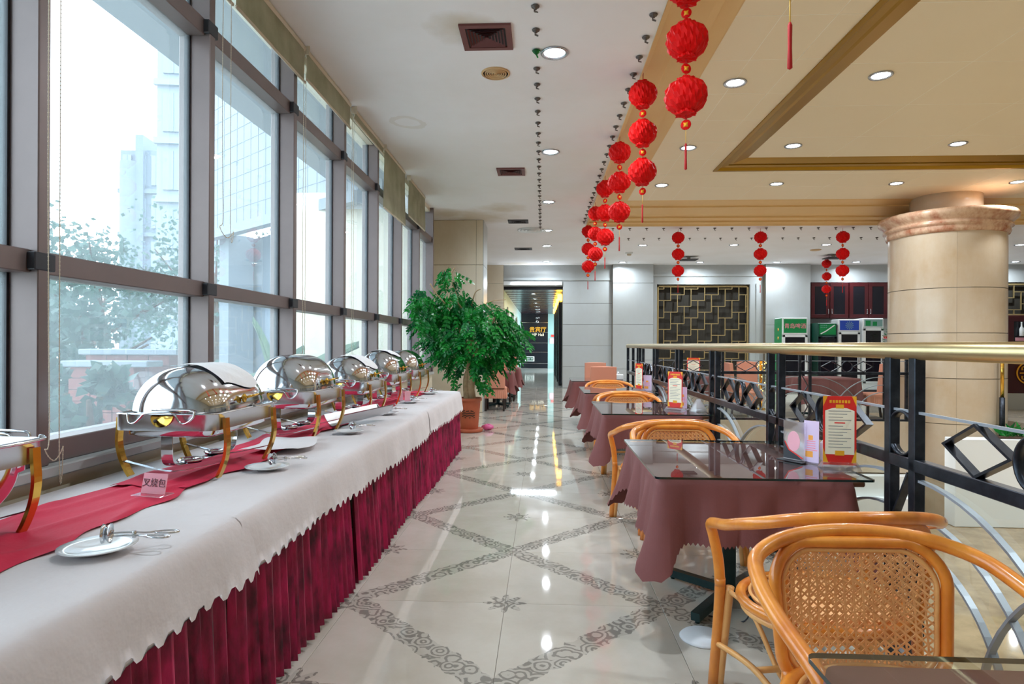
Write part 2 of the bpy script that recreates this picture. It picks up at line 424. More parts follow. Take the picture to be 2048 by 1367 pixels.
# floor: bed with one object per tile
fl = struct(MB().box(-2.17, -4, -.3, 1.62, 11.06, -.012).box(-4.5, 11.06, -.3, 1.62, BACK, -.012).build('floor', M['grout']))
TS = .8
full = MB().bbox(-.399, -.399, -.012, .399, .399, 0, .0015).mesh('tile', M['tile'])
def tiles(xa, xb, ya, yb):
    i0 = math.floor((xa + .19) / TS); j0 = math.floor((ya - 4) / TS)
    for i in range(i0, math.ceil((xb + .19) / TS)):
        for j in range(j0, math.ceil((yb - 4) / TS)):
            x0, y0 = -.19 + i * TS, 4 + j * TS; cx, cy = x0 + TS / 2, y0 + TS / 2
            a, b, c, d = max(x0, xa) + .001, min(x0 + TS, xb) - .001, max(y0, ya) + .001, min(y0 + TS, yb) - .001
            if b - a < .02 or d - c < .02: continue
            odd = (i + j) % 2; rz = pi / 2 if odd else 0
            if b - a > .79 and d - c > .79: put('tile', full, fl, (cx, cy, 0), rz)
            else:
                q = MB().box(a - cx, c - cy, -.012, b - cx, d - cy, 0)
                if odd: q.xf(Matrix.Rotation(-pi / 2, 4, 'Z'))
                q.build('tile', M['tile'], fl, (cx, cy, 0), rz)
tiles(-1.96, 1.6, -1.0, BACK); tiles(-4.0, -1.96, 13.2, BACK)
# slab on the far side of the void, and the lower level below
struct(MB().box(1.62, 11.0, -.3, 6.35, BACK, 0).box(6.35, 12.75, -.3, 16, BACK, 0).box(8.4, 11.2, -.3, 16, 12.75, 0).build('floor_far_side', M['plainfloor']))
struct(MB().box(1.62, -4, -1.72, 16, 12.8, -1.62).build('floor_lower_level', M['brownmarble']))
struct(MB().box(1.62, 10.97, -.84, 6.36, 11.02, .035).box(1.62, 11.02, -1.62, 6.36, 11.3, -.3).build('wall_fascia', M['pillarstone']))
st = struct(MB().box(3.0, 10.6, -1.62, 6.3, 10.95, -1.2).build('trim_1', M['white']))
MB().box(3.0, 10.75, -1.2, 6.3, 10.95, -.86).build('step', M['white'], st)
struct(MB().box(1.60, -4, -1.62, 1.66, 11.0, .02).build('trim_2', M['pillarstone']))
struct(MB().box(6.3, 12.6, -1.62, 16, 12.75, -.3).build('wall_lower_back', M['pillarstone']))
# planter wall, right of the pillar
pw = struct(MB().bbox(6.75, 10.5, -1.62, 15.98, 10.78, -.18, .01).build('wall_planter', M['white']))

# ceiling
ce = struct(MB().box(-2.2, -4, ZC, .87, 11.06, ZC + .3).box(-4.6, 11.06, ZC, .87, BACK, ZC + .3).box(.87, 12.7, ZC, 16, BACK, ZC + .3).build('ceiling', M['plaster']))
# beige ceiling with a recessed gold frame; joints as thin proud strips
XF, YF = 2.66, 9.77
cb = struct(MB().box(1.55, -4, ZB, XF, 11.76, ZB + .25).box(XF, YF, ZB, 16, 11.76, ZB + .25).build('ceiling_beige', M['beige']))
for x in (1.95, 2.4): MB().box(x - .003, -4, ZB - .002, x + .003, 11.7, ZB).build('joint', M['joint'], cb)
for x in (3.6, 4.8, 6.0, 7.2, 8.4, 9.6): MB().box(x - .003, YF, ZB - .002, x + .003, 11.7, ZB).build('joint', M['joint'], cb)
for k in range(14):
    y = .4 + .8 * k
    MB().box(1.55, y - .003, ZB - .002, XF if y < YF else 12, y + .003, ZB).build('joint', M['joint'], cb)
ct = struct(MB().box(XF + .34, -4, ZT, 16, YF - .34, ZT + .2).build('ceiling_raised', M['beige']))
for k in range(8): MB().box(3.02, .8 + 1.1 * k - .003, ZT - .002, 16, .8 + 1.1 * k + .003, ZT).build('joint', M['joint'], ct)
for k in range(9): MB().box(4.2 + 1.2 * k - .003, -4, ZT - .002, 4.2 + 1.2 * k + .003, YF - .3, ZT).build('joint', M['joint'], ct)
def mould(name, prof, xe, ye, mat_, xend=16, yend=-4, ky=1):
    """L-shaped moulding: profile (inset, z) run along x = xe and along y = ye, mitred at the corner"""
    b = MB(); V = []
    for (u, z) in prof: V += [(xe + u, yend, z), (xe + u, ye - u * ky, z), (xend, ye - u * ky, z)]
    F = []
    for i in range(len(prof) - 1):
        for k in range(2): F.append((i * 3 + k, i * 3 + k + 1, i * 3 + 3 + k + 1, i * 3 + 3 + k))
    return struct(b.add(V, F).build(name, mat_))
mould('trim_3', [(0, ZC - .03), (.02, ZC + .01), (.06, ZC + .03), (.06, ZC + .06), (.20, ZC + .08), (.20, ZC + .11), (.26, ZC + .12)], .86, 12.71, M['cove'], ky=1.3)
mould('trim_4', [(.26, ZC + .12), (.30, ZC + .14), (.45, ZC + .19), (.52, ZC + .20), (.52, ZC + .225), (.70, ZC + .27), (.72, ZB + .001), (.75, ZB + .001)], .86, 12.71, M['cove'], ky=1.3)
struct(MB().box(1.5, 11.7, ZB + .005, 16, 12.8, ZB + .2).box(.8, -4, ZB + .005, 1.56, 12.8, ZB + .2).build('ceiling_void', M['plaster']))
mould('trim_5', [(-.03, ZB), (-.03, ZB - .015), (.02, ZB - .015), (.06, ZB + .02), (.15, ZB + .03), (.15, ZB + .045)], XF, YF, M['gold'])
mould('trim_6', [(.15, ZB + .045), (.20, ZB + .04), (.34, ZT - .01), (.38, ZT + .001)], XF, YF, M['gold'])

# walls with separate stone panels (joints recessed)
def panel_wall(name, x0, x1, y, z0, z1, rows, cols, m, depth=.12, t=.02, gap=.008, side=-1):
    """wall facing -y (side -1) whose face is clad in panels"""
    w = struct(MB().box(x0, y, z0, x1, y + depth, z1).build(name, M['stonegap']))
    xs = cols if hasattr(cols, '__len__') else [x0 + (x1 - x0) * k / cols for k in range(cols + 1)]
    zs = rows if hasattr(rows, '__len__') else [z0 + (z1 - z0) * k / rows for k in range(rows + 1)]
    cache = {}
    for i in range(len(xs) - 1):
        for j in range(len(zs) - 1):
            a, b, c, d = xs[i] + gap / 2, xs[i + 1] - gap / 2, zs[j] + gap / 2, zs[j + 1] - gap / 2
            key = (round(b - a, 3), round(d - c, 3))
            if key not in cache: cache[key] = MB().bbox(-(b - a) / 2, -t, -(d - c) / 2, (b - a) / 2, 0, (d - c) / 2, .003).mesh('panel', m)
            put('panel', cache[key], w, ((a + b) / 2, y, (c + d) / 2))
    return w
B = BACK
# back wall, left to right: pier by the corridor, corridor mouth, panelled wall, pilaster, lattice bay, pilaster, niche, lattice bay
panel_wall('wall_back_left', -4.5, -1.22, B - .08, 0, ZC, [0, .65, 1.3, 1.95, 2.6, 3.2, ZC], [-4.5, -3.2, -1.84, -1.22], M['stone'], .3)
h = struct(MB().box(-1.22, B, 3.12, .60, B + .3, ZC).build('wall_back_header', M['stone2']))
MB().box(-1.22, B - .05, 3.30, 2.1, B, 3.38).build('ledge', M['stone2'], h)
panel_wall('wall_back_panelled', .60, 2.10, B, 0, 3.27, [0, .66, 1.3, 1.95, 2.6, 3.27], [.60, 2.10], M['stone2'], .3)
struct(MB().box(.60, B - .02, 3.27, 2.12, B + .3, ZC).build('wall_back_frieze', M['stone2']))
panel_wall('wall_back_pilaster', 2.10, 3.32, B - .2, 0, ZC, [0, .6, 1.95, 3.2, ZC], 1, M['stone2'], .5)
struct(MB().box(3.32, B - .02, 3.18, 6.64, B + .3, ZC).box(3.32, B - .02, 0, 3.46, B + .3, 3.18).box(6.25, B - .02, 0, 6.64, B + .3, 3.18)
       .box(3.32, B - .05, 3.42, 6.64, B - .02, 3.5).box(6.42, B - .06, 0, 6.52, B - .02, 3.2).build('wall_back_bay', M['stone2']))
panel_wall('wall_back_pier', 6.64, 7.95, B - .2, 0, ZC, [0, .6, 1.95, ZC], 1, M['stone2'], .5)
struct(MB().box(7.95, B + .3, 0, 13.2, B + .4, ZC).box(7.95, B - .02, 3.24, 16, B + .3, ZC).build('wall_back_niche', M['stone2']))
struct(MB().box(13.2, B + .1, 0, 16, B + .3, 3.24).build('wall_back_right', M['darkback']))
struct(MB().box(3.46, B + .22, 0, 6.25, B + .3, 3.18).build('wall_back_curtain', M['darkback']))
struct(MB().box(16, -4, -1.7, 16.2, BACK + .4, 4.4).build('wall_right', M['stone2']))
struct(MB().box(-4.5, -4.2, -1.7, 16.2, -4, 4.4).build('wall_front', M['stone2']))
struct(MB().box(-4.6, 11.06, 0, -4.5, BACK, ZC).build('wall_alcove', M['stone2']))
struct(MB().box(-4.6, 11.06, 0, -2.02, 11.18, ZC).build('wall_alcove_return', M['stone']))
# square stone pier at the end of the windows
pc = struct(MB().box(-2.6, 12.12, 0, -1.19, 12.9, ZC).build('wall_pier', M['stonegap']))
for a, b in ((0, 1.07), (1.07, 2.89), (2.89, ZC)):
    MB().bbox(-2.58, 12.10, a + .004, -1.32, 12.12, b - .004, .003).build('panel', M['stone'], pc)
    MB().bbox(-1.315, 12.10, a + .004, -1.185, 12.12, b - .004, .003).build('panel', M['stone'], pc)
    MB().bbox(-1.19, 12.12, a + .004, -1.17, 12.9, b - .004, .003).build('panel', M['stone2'], pc)
# corridor to the far room
struct(MB().box(-1.4, BACK, -.1, 1.2, 34.6, -.002).build('floor_corridor', M['hallfloor']))
cc = struct(MB().box(-1.4, BACK + .05, 3.02, 1.2, 34.6, 3.2).build('ceiling_corridor', M['black']))
for k in range(14): MB().box(-1.22, 20 + k, 3.012, .6, 20.03 + k, 3.02).build('slat', M['lacquer'], cc)
struct(MB().box(-1.34, BACK + .3, 0, -1.22, 34.6, 3.05).build('wall_corridor_left', M['teal']))
struct(MB().box(.60, BACK + .3, 0, .72, 29, 3.05).box(.72, 29, 0, 1.25, 29.1, 3.05).build('wall_corridor_right', M['black']))
for k in range(5):
    struct(MB().bbox(.5, 20.2 + 2.1 * k, 0, .62, 20.5 + 2.1 * k, 2.72, .01).build('trim_%d' % (7 + k), M['black']))
for k in range(3):
    d = struct(MB().bbox(-1.225, 20.4 + 3.6 * k, 0, -1.19, 21.6 + 3.6 * k, 2.5, .01).build('door_%d' % (k + 1), M['black']))
    MB().bbox(-1.19, 20.32 + 3.6 * k, 0, -1.15, 20.4 + 3.6 * k, 2.56, .005).build('door_frame', M['chrome'], d)
wv = struct(MB().box(-1.3, 34.5, 0, .27, 34.6, 3.05).build('wall_corridor_end', M['black']))
for z in (2.55, 2.0, 1.42, .9, .28): MB().bbox(-1.22, 34.48, z - .012, .26, 34.5, z + .012, .004).build('metal_strip', M['chrome'], wv)
struct(MB().box(.27, 34.5, 0, 1.25, 34.6, 3.05).build('wall_corridor_end_right', M['teal']))

# round pillar
PX, PY, PR = 7.36, 11.75, .905
pil = struct(MB().lathe([(PR - .012, -1.62), (PR - .012, 3.36)], 48, (PX, PY, 0)).build('trim_pillar', M['stonegap']))
zz = [-1.62, -.77, .006, .785, 1.565, 2.34, 3.34]
for i in range(6):
    for q in range(4):                                            # curved cladding slabs, quarter of the round each
        b = MB(); a0 = -1.12 * pi + q * pi / 2 + .0015; a1 = a0 + pi / 2 - .003
        b.grid(lambda u, v: (PX + PR * cos(a0 + (a1 - a0) * u), PY + PR * sin(a0 + (a1 - a0) * u), zz[i] + .006 + (zz[i + 1] - zz[i] - .012) * v), 12, 1)
        b.grid(lambda u, v: (PX + (PR - .012 * v) * cos(a0 + (a1 - a0) * u), PY + (PR - .012 * v) * sin(a0 + (a1 - a0) * u), zz[i + 1] - .006), 12, 1)
        b.build('slab', M['pillarstone'], pil)
MB().lathe([(PR, 3.30), (PR + .03, 3.31), (PR + .05, 3.36), (PR + .04, 3.40), (PR + .05, 3.42), (PR + .085, 3.44), (PR + .085, 3.47), (PR + .05, 3.485), (PR + .06, 3.51), (PR + .11, 3.55), (PR + .165, 3.60), (PR + .175, 3.65), (PR + .15, 3.69), (PR + .08, 3.70), (.55, 3.70)], 56, (PX, PY, 0)).build('capital', M['redmarble'], pil)
MB().lathe([(.56, 3.70), (.56, ZB + .1)], 40, (PX, PY, 0)).build('neck', M['pillarstone'], pil)

# window wall: mullions every 1.165 m, two transoms, three panes per bay
XG, XI, MP = -2.10, -1.97, 1.24
struct(MB().box(-2.18, -4, -.3, XI - .01, 11.0, .80).box(-2.2, -4, 3.70, -2.03, 11.0, ZC + .1).build('wall_left', M['stone']))
sl = struct(MB().bbox(-2.18, -4, .80, XI + .03, 11.0, .845, .006).build('trim_sill', M['stone2']))
ys = [2.325 + MP * k for k in range(-5, 8)]
zr = [(.94, 1.61), (1.70, 3.15), (3.25, 3.70)]
def window(n, y0, y1):
    w = struct(MB().bbox(XG - .06, y0, .845, XI, y0 + .06, 3.77, .004).build('window_%d' % n, M['bronze']))
    ya = y0 + .06
    MB().box(XG - .02, y0 - .012, .845, XG + .012, y0, 3.77).box(XG - .02, ya, .845, XG + .012, ya + .012, 3.77).build('gasket', M['darkframe'], w)
    for (a, b) in ((.845, .94), (1.61, 1.70), (3.15, 3.25)):
        MB().bbox(XG - .06, ya, a, XI - .03, y1, b, .004).build('transom' if a > 1 else 'bottom_rail', M['bronze'], w)
    for (a, b) in zr: MB().box(XG - .004, ya, a, XG + .004, y1, b).build('pane', M['window'], w)
    MB().bbox(XI - .032, y0 - .02, 1.62, XI + .004, y0 + .085, 1.69, .004).bbox(XI - .032, y0 - .02, 3.16, XI + .004, y0 + .085, 3.24, .004).build('clamp', M['darkframe'], w)
for k in range(len(ys) - 1): window(k + 1, ys[k], ys[k + 1])
struct(MB().bbox(XG - .06, ys[-1], .845, XI, ys[-1] + .06, 3.77, .004).build('trim_end_mullion', M['bronze']))
# ------------------------------------------------------------------ ceiling fittings
def lamp_light(name, parent, loc, size=.11, power=None, col=(.84, .93, 1)):
    l = bpy.data.lights.new(name, 'AREA'); l.shape = 'DISK'; l.size = size; l.energy = power or LAMP_W; l.color = col; l.spread = radians(165)
    o = bpy.data.objects.new(name, l); COL.objects.link(o); o.parent = parent; o.location = loc
    return o
ring_me = MB().lathe([(.115, 0), (.118, -.006), (.11, -.014), (.092, -.010), (.085, .0), (.08, .012)], 28, cap=False).mesh('ring', M['lampring'])
glow_me = MB().lathe([(.086, .004), (.05, .001), (.02, .0)], 24).mesh('lamp_glass', M['lamp'])
def downlight(x, y, z, label, group, power=None, spread=None):
    t = thing('downlight', label, 'ceiling light', (x, y, z - .001), 0, group)
    put('ring', ring_me, t); put('lamp_glass', glow_me, t, (0, 0, -.006))
    o = lamp_light('lamp', t, (0, 0, -.025), power=power)
    if spread: o.data.spread = radians(spread)
    return t
aisle = [(.085, y) for y in (2.5, 5.18, 7.84, 10.59, 13.23)]
names = ['overhead, above the frame', 'nearest, beside the green hook', 'second, near the small maroon vent',
         'third of the aisle row', 'fourth, beside the round diffuser']
for (x, y), nm in zip(aisle, names): downlight(x, y, ZC, 'round recessed downlight in white ceiling, ' + nm, 'downlights in the white aisle ceiling')
for k, (x, y) in enumerate([(.09, 15.3), (.09, 18.2)]):
    downlight(x, y, ZC, 'round recessed downlight near the corridor mouth, ' + ('nearer one' if k == 0 else 'farther one by the frieze'), 'downlights in the white aisle ceiling')
bt = ['beside the upper lantern of the big near strand', 'behind the tassel of the big near strand', 'beside the second lantern strand', 'below the gold frame corner', 'above the round pillar, left of its neck', 'at the frame edge right of the pillar neck']
for (x, y), nm in zip([(1.97, 6.51), (1.98, 8.63), (2.0, 10.64), (3.9, 10.61), (5.87, 10.64), (7.79, 10.61)], bt):
    downlight(x, y, ZB, 'round recessed downlight in beige ceiling, ' + nm, 'downlights in the beige ceiling')
bt = ['nearest, right of the long gold trim', 'near the gold corner', 'above the round pillar']
for (x, y), nm in zip([(3.47, 6.58), (3.48, 8.85), (5.7, 8.84)], bt):
    downlight(x, y, ZT, 'round recessed downlight inside the gold ceiling frame, ' + nm, 'downlights inside the gold frame')
for k, (x, y) in enumerate([(2.42, 15.28), (2.33, 18.42), (4.59, 18.45), (4.61, 15.28), (6.8, 18.45), (6.8, 15.28), (9.06, 18.45), (13.5, 18.45), (11.37, 15.4), (11.3, 18.45)]):
    nm = ['left of the first far lantern strand', 'above the left pilaster', 'above the lattice screen', 'between the first and second far strands', 'above the pier beside the fridges', 'between second and third far strands',
          'above the wall cupboards', 'at the right edge, farther', 'at the right edge, nearer', 'hidden behind the round pillar'][k]
    downlight(x, y, ZC, 'small downlight in the far white ceiling, ' + nm, 'downlights in the far white ceiling')
for k in range(5):                                                # unseen fittings added on the same grid to brighten the ceilings
    for j in range(5):
        x, y = 3.48 + 2.22 * k, 8.85 - 2.27 * j
        if (k, j) in ((0, 0), (0, 1), (1, 0)): continue
        downlight(x, y, ZT, 'added out-of-view downlight inside the gold frame, ' + ['first', 'second', 'third', 'fourth', 'fifth'][j] + ' row, ' + ['first', 'second', 'third', 'fourth', 'fifth'][k] + ' along', 'added downlights inside the gold frame, overhead', 17, 95)
for k in range(6):
    t = downlight(-.32 + .012 * k, 20.5 + 2.3 * k, 3.012, 'downlight in the dark corridor ceiling, number %s from the entrance' % ['one', 'two', 'three', 'four', 'five', 'six'][k], 'corridor downlights', 8)
for k in range(5):
    t = thing('corridor_wall_lamp', 'yellow glowing wall lamp on a dark corridor post, number %s from the entrance' % ['one', 'two', 'three', 'four', 'five'][k], 'wall lamp', (.53, 20.1 + 2.1 * k, 2.8), 0, 'yellow corridor lamps')
    MB().bbox(-.07, -.05, -.05, .07, .05, .16, .01).build('lamp_shade', M['warmglow'], t); MB().box(-.03, -.03, -.08, .03, .03, -.05).build('bracket', M['darkframe'], t)
    lamp_light('lamp', t, (-.1, 0, .05), .1, 6, (1, .72, .3)).rotation_euler = (0, radians(70), 0)
t = thing('tube_light', 'long white tube light across the corridor mouth', 'tube light', (-.32, BACK - .07, 3.17))
MB().bbox(-.9, -.02, -.02, .9, .06, .10, .01).build('housing', M['white'], t); MB().tube([(-.62, -.035, .02), (.72, -.035, .02)], .028, 10).build('tube', M['lamp'], t)

hook_me = MB().lathe([(.022, 0), (.030, -.006), (.026, -.014), (.010, -.018), (.010, -.028)], 12).bar([(-.006, 0, -.026), (-.006, 0, -.04), (.018, 0, -.05)], .014, .006, (0, 1, 0)).mesh('ceiling_hook', M['hook'])
def hook(x, y, label, group, m=None, s=1.05):
    o = put('ceiling_hook', hook_me, None, (x, y, ZC), random.uniform(-.5, .5)); o.scale = (s, s, s)
    return tag(o, label, 'hook', group)
for k in range(29):
    y = 3.45 + .335 * k
    if k == 5:
        o = MB().lathe([(.016, 0), (.028, -.008), (.02, -.018), (.008, -.03)], 12).bar([(0, 0, -.03), (.01, 0, -.05)], .012, .008, (0, 1, 0)).build('ceiling_hook', M['leaf'], None, (-.066, y, ZC))
        o.scale = (1.3, 1.3, 1.3); tag(o, 'green ceiling hook, the only coloured one in the aisle row', 'hook')
    else: hook(-.066, y, 'small grey metal hook in the straight row along the aisle ceiling', 'grey hooks in the aisle row')
for k in range(27): hook(.80, 3.6 + .335 * k, 'small grey metal hook along the edge of the ochre cove', 'grey hooks beside the cove')
for k in range(22):
    hook(1.1 + .35 * k, 13.06, 'small hook in the nearer row across the far white ceiling', 'far hooks, nearer row')
    hook(1.25 + .345 * k, 14.28, 'small hook in the farther row across the far white ceiling', 'far hooks, farther row')

def square_vent(x, y, hx, hy, label, m, n=6):
    t = thing('ceiling_vent', label, 'air vent', (x, y, ZC), 0, 'square ceiling vents')
    fr = MB()
    for (a, b, c, d) in ((-hx, -hy, hx, -hy + .045), (-hx, hy - .045, hx, hy), (-hx, -hy + .045, -hx + .045, hy - .045), (hx - .045, -hy + .045, hx, hy - .045)): fr.box(a, b, -.018, c, d, .0)
    fr.build('frame', m, t); MB().box(-hx + .04, -hy + .04, -.006, hx - .04, hy - .04, 0).build('backing', M['ventdark'], t)
    for k in range(n):
        s = 1 - (k + .6) / (n + .4); a, b = (hx - .045) * s, (hy - .045) * s; w = .014
        q = MB()
        for ring in (0,):
            V = [(-a, -b, -.020), (a, -b, -.020), (a, b, -.020), (-a, b, -.020)]; i_ = max(a - .013, .004) / max(a, .001)
            V += [(x_ * i_, y_ * i_, -.004) for x_, y_, z_ in V]
            V += [(x_ * .96, y_ * .96, z_ + .003) for x_, y_, z_ in V]
            F = [(j, (j + 1) % 4, 4 + (j + 1) % 4, 4 + j) for j in range(4)]
            q.add(V, F + [tuple(8 + i for i in f[::-1]) for f in F])
        q.build('louvre', m, t)
    return t
square_vent(-.455, 4.885, .2, .2, 'large square maroon louvred vent, nearest, beside the round grille', M['vent'])
square_vent(-.46, 8.71, .195, .18, 'small dark maroon square vent, second along the aisle ceiling', M['vent'])
square_vent(-.5, 12.25, .2, .16, 'dark slotted vent by the stained ceiling at the stone pier', M['ventdark'], 4)
square_vent(-.51, 15.77, .22, .16, 'dark slotted vent farthest along the aisle ceiling', M['ventdark'], 4)
t = thing('round_grille', 'round yellowed ceiling grille with ring louvres', 'ceiling grille', (-.435, 5.55, ZC))
MB().lathe([(.128, 0), (.13, -.008), (.118, -.016), (.112, -.010)], 32, cap=False).build('rim', M['yellowed'], t)
for r in (.10, .08, .06, .04, .02): MB().lathe([(r, -.004), (r - .004, -.016), (r - .012, -.012), (r - .013, -.004)], 28, cap=False).build('ring', M['yellowed'], t)
MB().lathe([(.112, -.003), (.001, -.003)], 24).build('backing', M['ventdark'], t)
t = thing('round_diffuser', 'wide round white ceiling diffuser beyond the stone pier', 'ceiling diffuser', (-.25, 13.17, ZC))
for k, r in enumerate((.30, .23, .16, .09)): MB().lathe([(r, -.002), (r + .005, -.02 - .006 * k), (r - .035, -.012), (r - .04, -.002)], 32, cap=False).build('ring', M['white'], t)
for (x, y, nm, m) in ((4.0, 17.3, 'behind the first far lantern strand', M['ventdark']), (7.75, 17.0, 'behind the third far lantern strand', M['ventdark'])):
    t = thing('ceiling_speaker', 'dark square plate hung under the far ceiling, ' + nm, 'ceiling panel', (x, y, ZC), 0, 'dark square ceiling plates')
    MB().bbox(-.22, -.2, -.1, .22, .2, -.075, .006).build('plate', m, t); MB().lathe([(.05, 0), (.05, -.05), (.02, -.075)], 12).build('stem', M['cream'], t)
t = thing('smoke_detector', 'small white smoke detector on the far white ceiling', 'smoke detector', (2.26, 16.5, ZC))
MB().lathe([(.10, 0), (.10, -.03), (.07, -.035)], 20).build('base', M['white'], t); MB().lathe([(.06, -.035), (.055, -.075), (.03, -.085)], 16).build('sensor', M['cream'], t)
o = MB().lathe([(.13, 0), (.135, -.012), (.11, -.02)], 24).build('ceiling_cover', M['yellowed'], None, (6.9, 16.1, ZC)); tag(o, 'yellowed round cover on the far white ceiling', 'ceiling cover')

# roller blinds with their bead chains
def blind(y0, y1, zb, label):
    t = thing('roller_blind', label, 'blind', (-1.945, (y0 + y1) / 2, ZC), 0, 'olive roller blinds'); hw = (y1 - y0) / 2
    sg = random.uniform(0, 6)
    b = MB().grid(lambda u, v: (.012 * sin(u * 9 + sg + v * 2) * v, -hw + 2 * hw * u, -.03 + (zb - ZC + .03) * v), 24, 8)
    b.grid(lambda u, v: (.012 * sin(u * 9 + sg + v * 2) * v - .003, -hw + 2 * hw * u, -.03 + (zb - ZC + .03) * v), 24, 8)
    b.build('fabric', M['blind'], t)
    MB().tube([(0, -hw, zb - ZC), (0, hw, zb - ZC)], .011, 8).build('bottom_bar', M['cream'], t)
    MB().tube([(-.012, -hw, -.035), (-.012, hw, -.035)], .024, 10).bbox(-.03, -hw - .012, -.075, .03, -hw - .004, -.001).build('roller', M['cream'], t)
blind(2.64, 3.78, 3.45, 'olive roller blind over the nearest bay, mostly above the frame')
blind(3.82, 4.96, 3.46, 'creased olive roller blind, nearest in view at the frame top')
blind(4.99, 6.15, 3.50, 'olive roller blind, second in view, hanging above three downlights')
blind(6.28, 7.45, 3.635, 'olive roller blind rolled up almost fully, third in view')
blind(7.49, 8.62, 3.0, 'long olive roller blind pulled down past the upper transom')
blind(8.88, 10.09, 3.19, 'olive roller blind nearest the stone pier')
def chain(x, y, zb, label, ya=0.06, m=None):
    pts = [(0, -ya / 2, ZC - .05)] + [(0, -ya / 2 - .012 * sin(pi * k / 6), ZC - .05 + (zb + .1 - ZC + .05) * k / 6) for k in range(1, 7)]
    pts += [(0, -ya * .9, zb + .05), (0, 0, zb), (0, ya * .9, zb + .05), (0, ya / 2, zb + .12), (0, ya / 2, ZC - .05)]
    P = smooth_path(pts, 12); b = MB().tube(P, .0018, 5)
    L = 0; prev = P[0]
    beads = MB()
    for q in P[1:]:
        seg = (q - prev).length; n = int((L + seg) / .016) - int(L / .016); L0 = L
        for k in range(n):
            c = prev.lerp(q, min(1, ((int(L0 / .016) + k + 1) * .016 - L0) / seg)); r = .0042
            beads.add([(c.x + r, c.y, c.z), (c.x - r, c.y, c.z), (c.x, c.y + r, c.z), (c.x, c.y - r, c.z), (c.x, c.y, c.z + r), (c.x, c.y, c.z - r)],
                      [(0, 2, 4), (2, 1, 4), (1, 3, 4), (3, 0, 4), (2, 0, 5), (1, 2, 5), (3, 1, 5), (0, 3, 5)], 0, True)
        L += seg; prev = q
    t = thing('bead_chain', label, 'blind chain', (x, y, 0), 0, 'blind pull chains')
    b.build('cord', M['cream'], t); o = beads.build('beads', M['cream'], t); o['kind'] = 'stuff'
chain(-1.93, 2.36, .87, 'long beaded blind chain hanging past the nearest mullion to the sill', .05)
chain(-1.93, 3.69, 1.98, 'beaded blind chain whose loop ends beside the second mullion', .09)
chain(-1.93, 4.92, 1.0, 'beaded blind chain hanging beside the third mullion', .04)
chain(-1.93, 6.19, 1.1, 'beaded blind chain hanging beside the fourth mullion', .05)

# ------------------------------------------------------------------ lantern strands
prof = [(.030, .112), (.052, .112), (.050, .098), (.070, .092), (.100, .070), (.118, .036), (.122, 0), (.116, -.036), (.098, -.068), (.066, -.092), (.056, -.096), (.060, -.114), (.034, -.114)]
def lantern_mesh(n, name):
    b = MB(); NS = 44
    for i in range(len(prof)):                                    # honeycomb paper: pleats that swap phase from row to row
        r, z = prof[i]
        for k in range(NS):
            q = 2 * pi * k / NS; ph = (k // 2 + i) % 2
            rr = r * (1 + (.05 if ph else -.05) + .015 * sin(q * 3 + n)); b.v.append((rr * cos(q), rr * sin(q) * (1 + .03 * n), z + .004 * sin(5 * q + n)))
    for i in range(len(prof) - 1):
        for k in range(NS): b.f.append((i * NS + k, (i + 1) * NS + k, (i + 1) * NS + (k + 1) % NS, i * NS + (k + 1) % NS)); b.mi.append(0); b.sm.append(False)
    b.f += [tuple(range(NS)), tuple(range((len(prof) - 1) * NS, len(prof) * NS))[::-1]]; b.mi += [0, 0]; b.sm += [False, False]
    return b.mesh(name, M['red'])
lan = [lantern_mesh(k, 'lantern') for k in range(3)]
charm_me = MB().lathe([(.030, -.004), (.033, 0), (.030, .004)], 14).xf(Matrix.Rotation(pi / 2, 4, 'X')).mesh('charm', M['red'])
star = MB().lathe([(.016, -.0065), (.016, .0065)], 8, ripple=.3).xf(Matrix.Rotation(pi / 2, 4, 'X')).mesh('charm_print', M['goldprint'])
fu = None
tassel_me = MB().lathe([(.004, .07), (.008, .06), (.007, -.02), (.009, -.09), (.002, -.095)], 8).mesh('tassel', M['redcord'])
def strand(x, y, label, s=1, top=ZC):
    global fu
    t = thing('lantern_strand', label, 'paper lanterns', (x, y, top - .01), random.uniform(-.5, .5), 'strands of red paper lanterns')
    z = [-.19, -.535, -.88]
    for i, q in enumerate(z):
        o = put('lantern', lan[(i + int(y)) % 3], t, (random.uniform(-.004, .004), 0, q), random.uniform(0, 3)); o.scale = (s, s, s)
    for q in (-.362, -.707, -1.055):
        o = put('charm', charm_me, t, (0, 0, q), -t.rotation_euler.z + random.uniform(-.5, .5))
        put('charm_print', star, o)
    put('tassel', tassel_me, t, (0, 0, -1.24))
    b = MB().tube([(.004, 0, 0), (.004, 0, -1.03)], .0022, 4).tube([(-.004, 0, -.01), (-.004, 0, -1.03)], .0018, 4); b.build('cord', M['redcord'], t)
    MB().tube([(0, 0, -1.085), (0, 0, -1.18)], .0022, 4).build('tassel_cord', M['yellowcord'], t)
    return t
nm = ['strand of red paper lanterns overhead, only its charm and tassel in view', 'nearest strand of red paper lanterns in full view, largest, cut by the frame top',
      'second strand of three red paper lanterns along the cove', 'third strand of red paper lanterns along the cove', 'fourth strand of red paper lanterns along the cove',
      'fifth strand of red paper lanterns, overlapped by nearer ones', 'farthest strand of red paper lanterns along the cove, leftmost']
for k, n_ in enumerate(nm):
    t = strand(.88 if k else .86, 2.22 + 1.68 * k, n_)
    if k == 0: t.location.z = ZC - .13
for x, n_ in ((2.80, 'far strand of three red lanterns left of the lattice screen middle'), (4.48, 'far strand of three red lanterns in front of the pale pier'),
              (6.14, 'far strand of three red lanterns before the wall cupboards'), (9.24, 'far strand of red lanterns showing right of the round pillar')):
    strand(x, 13.06, n_)
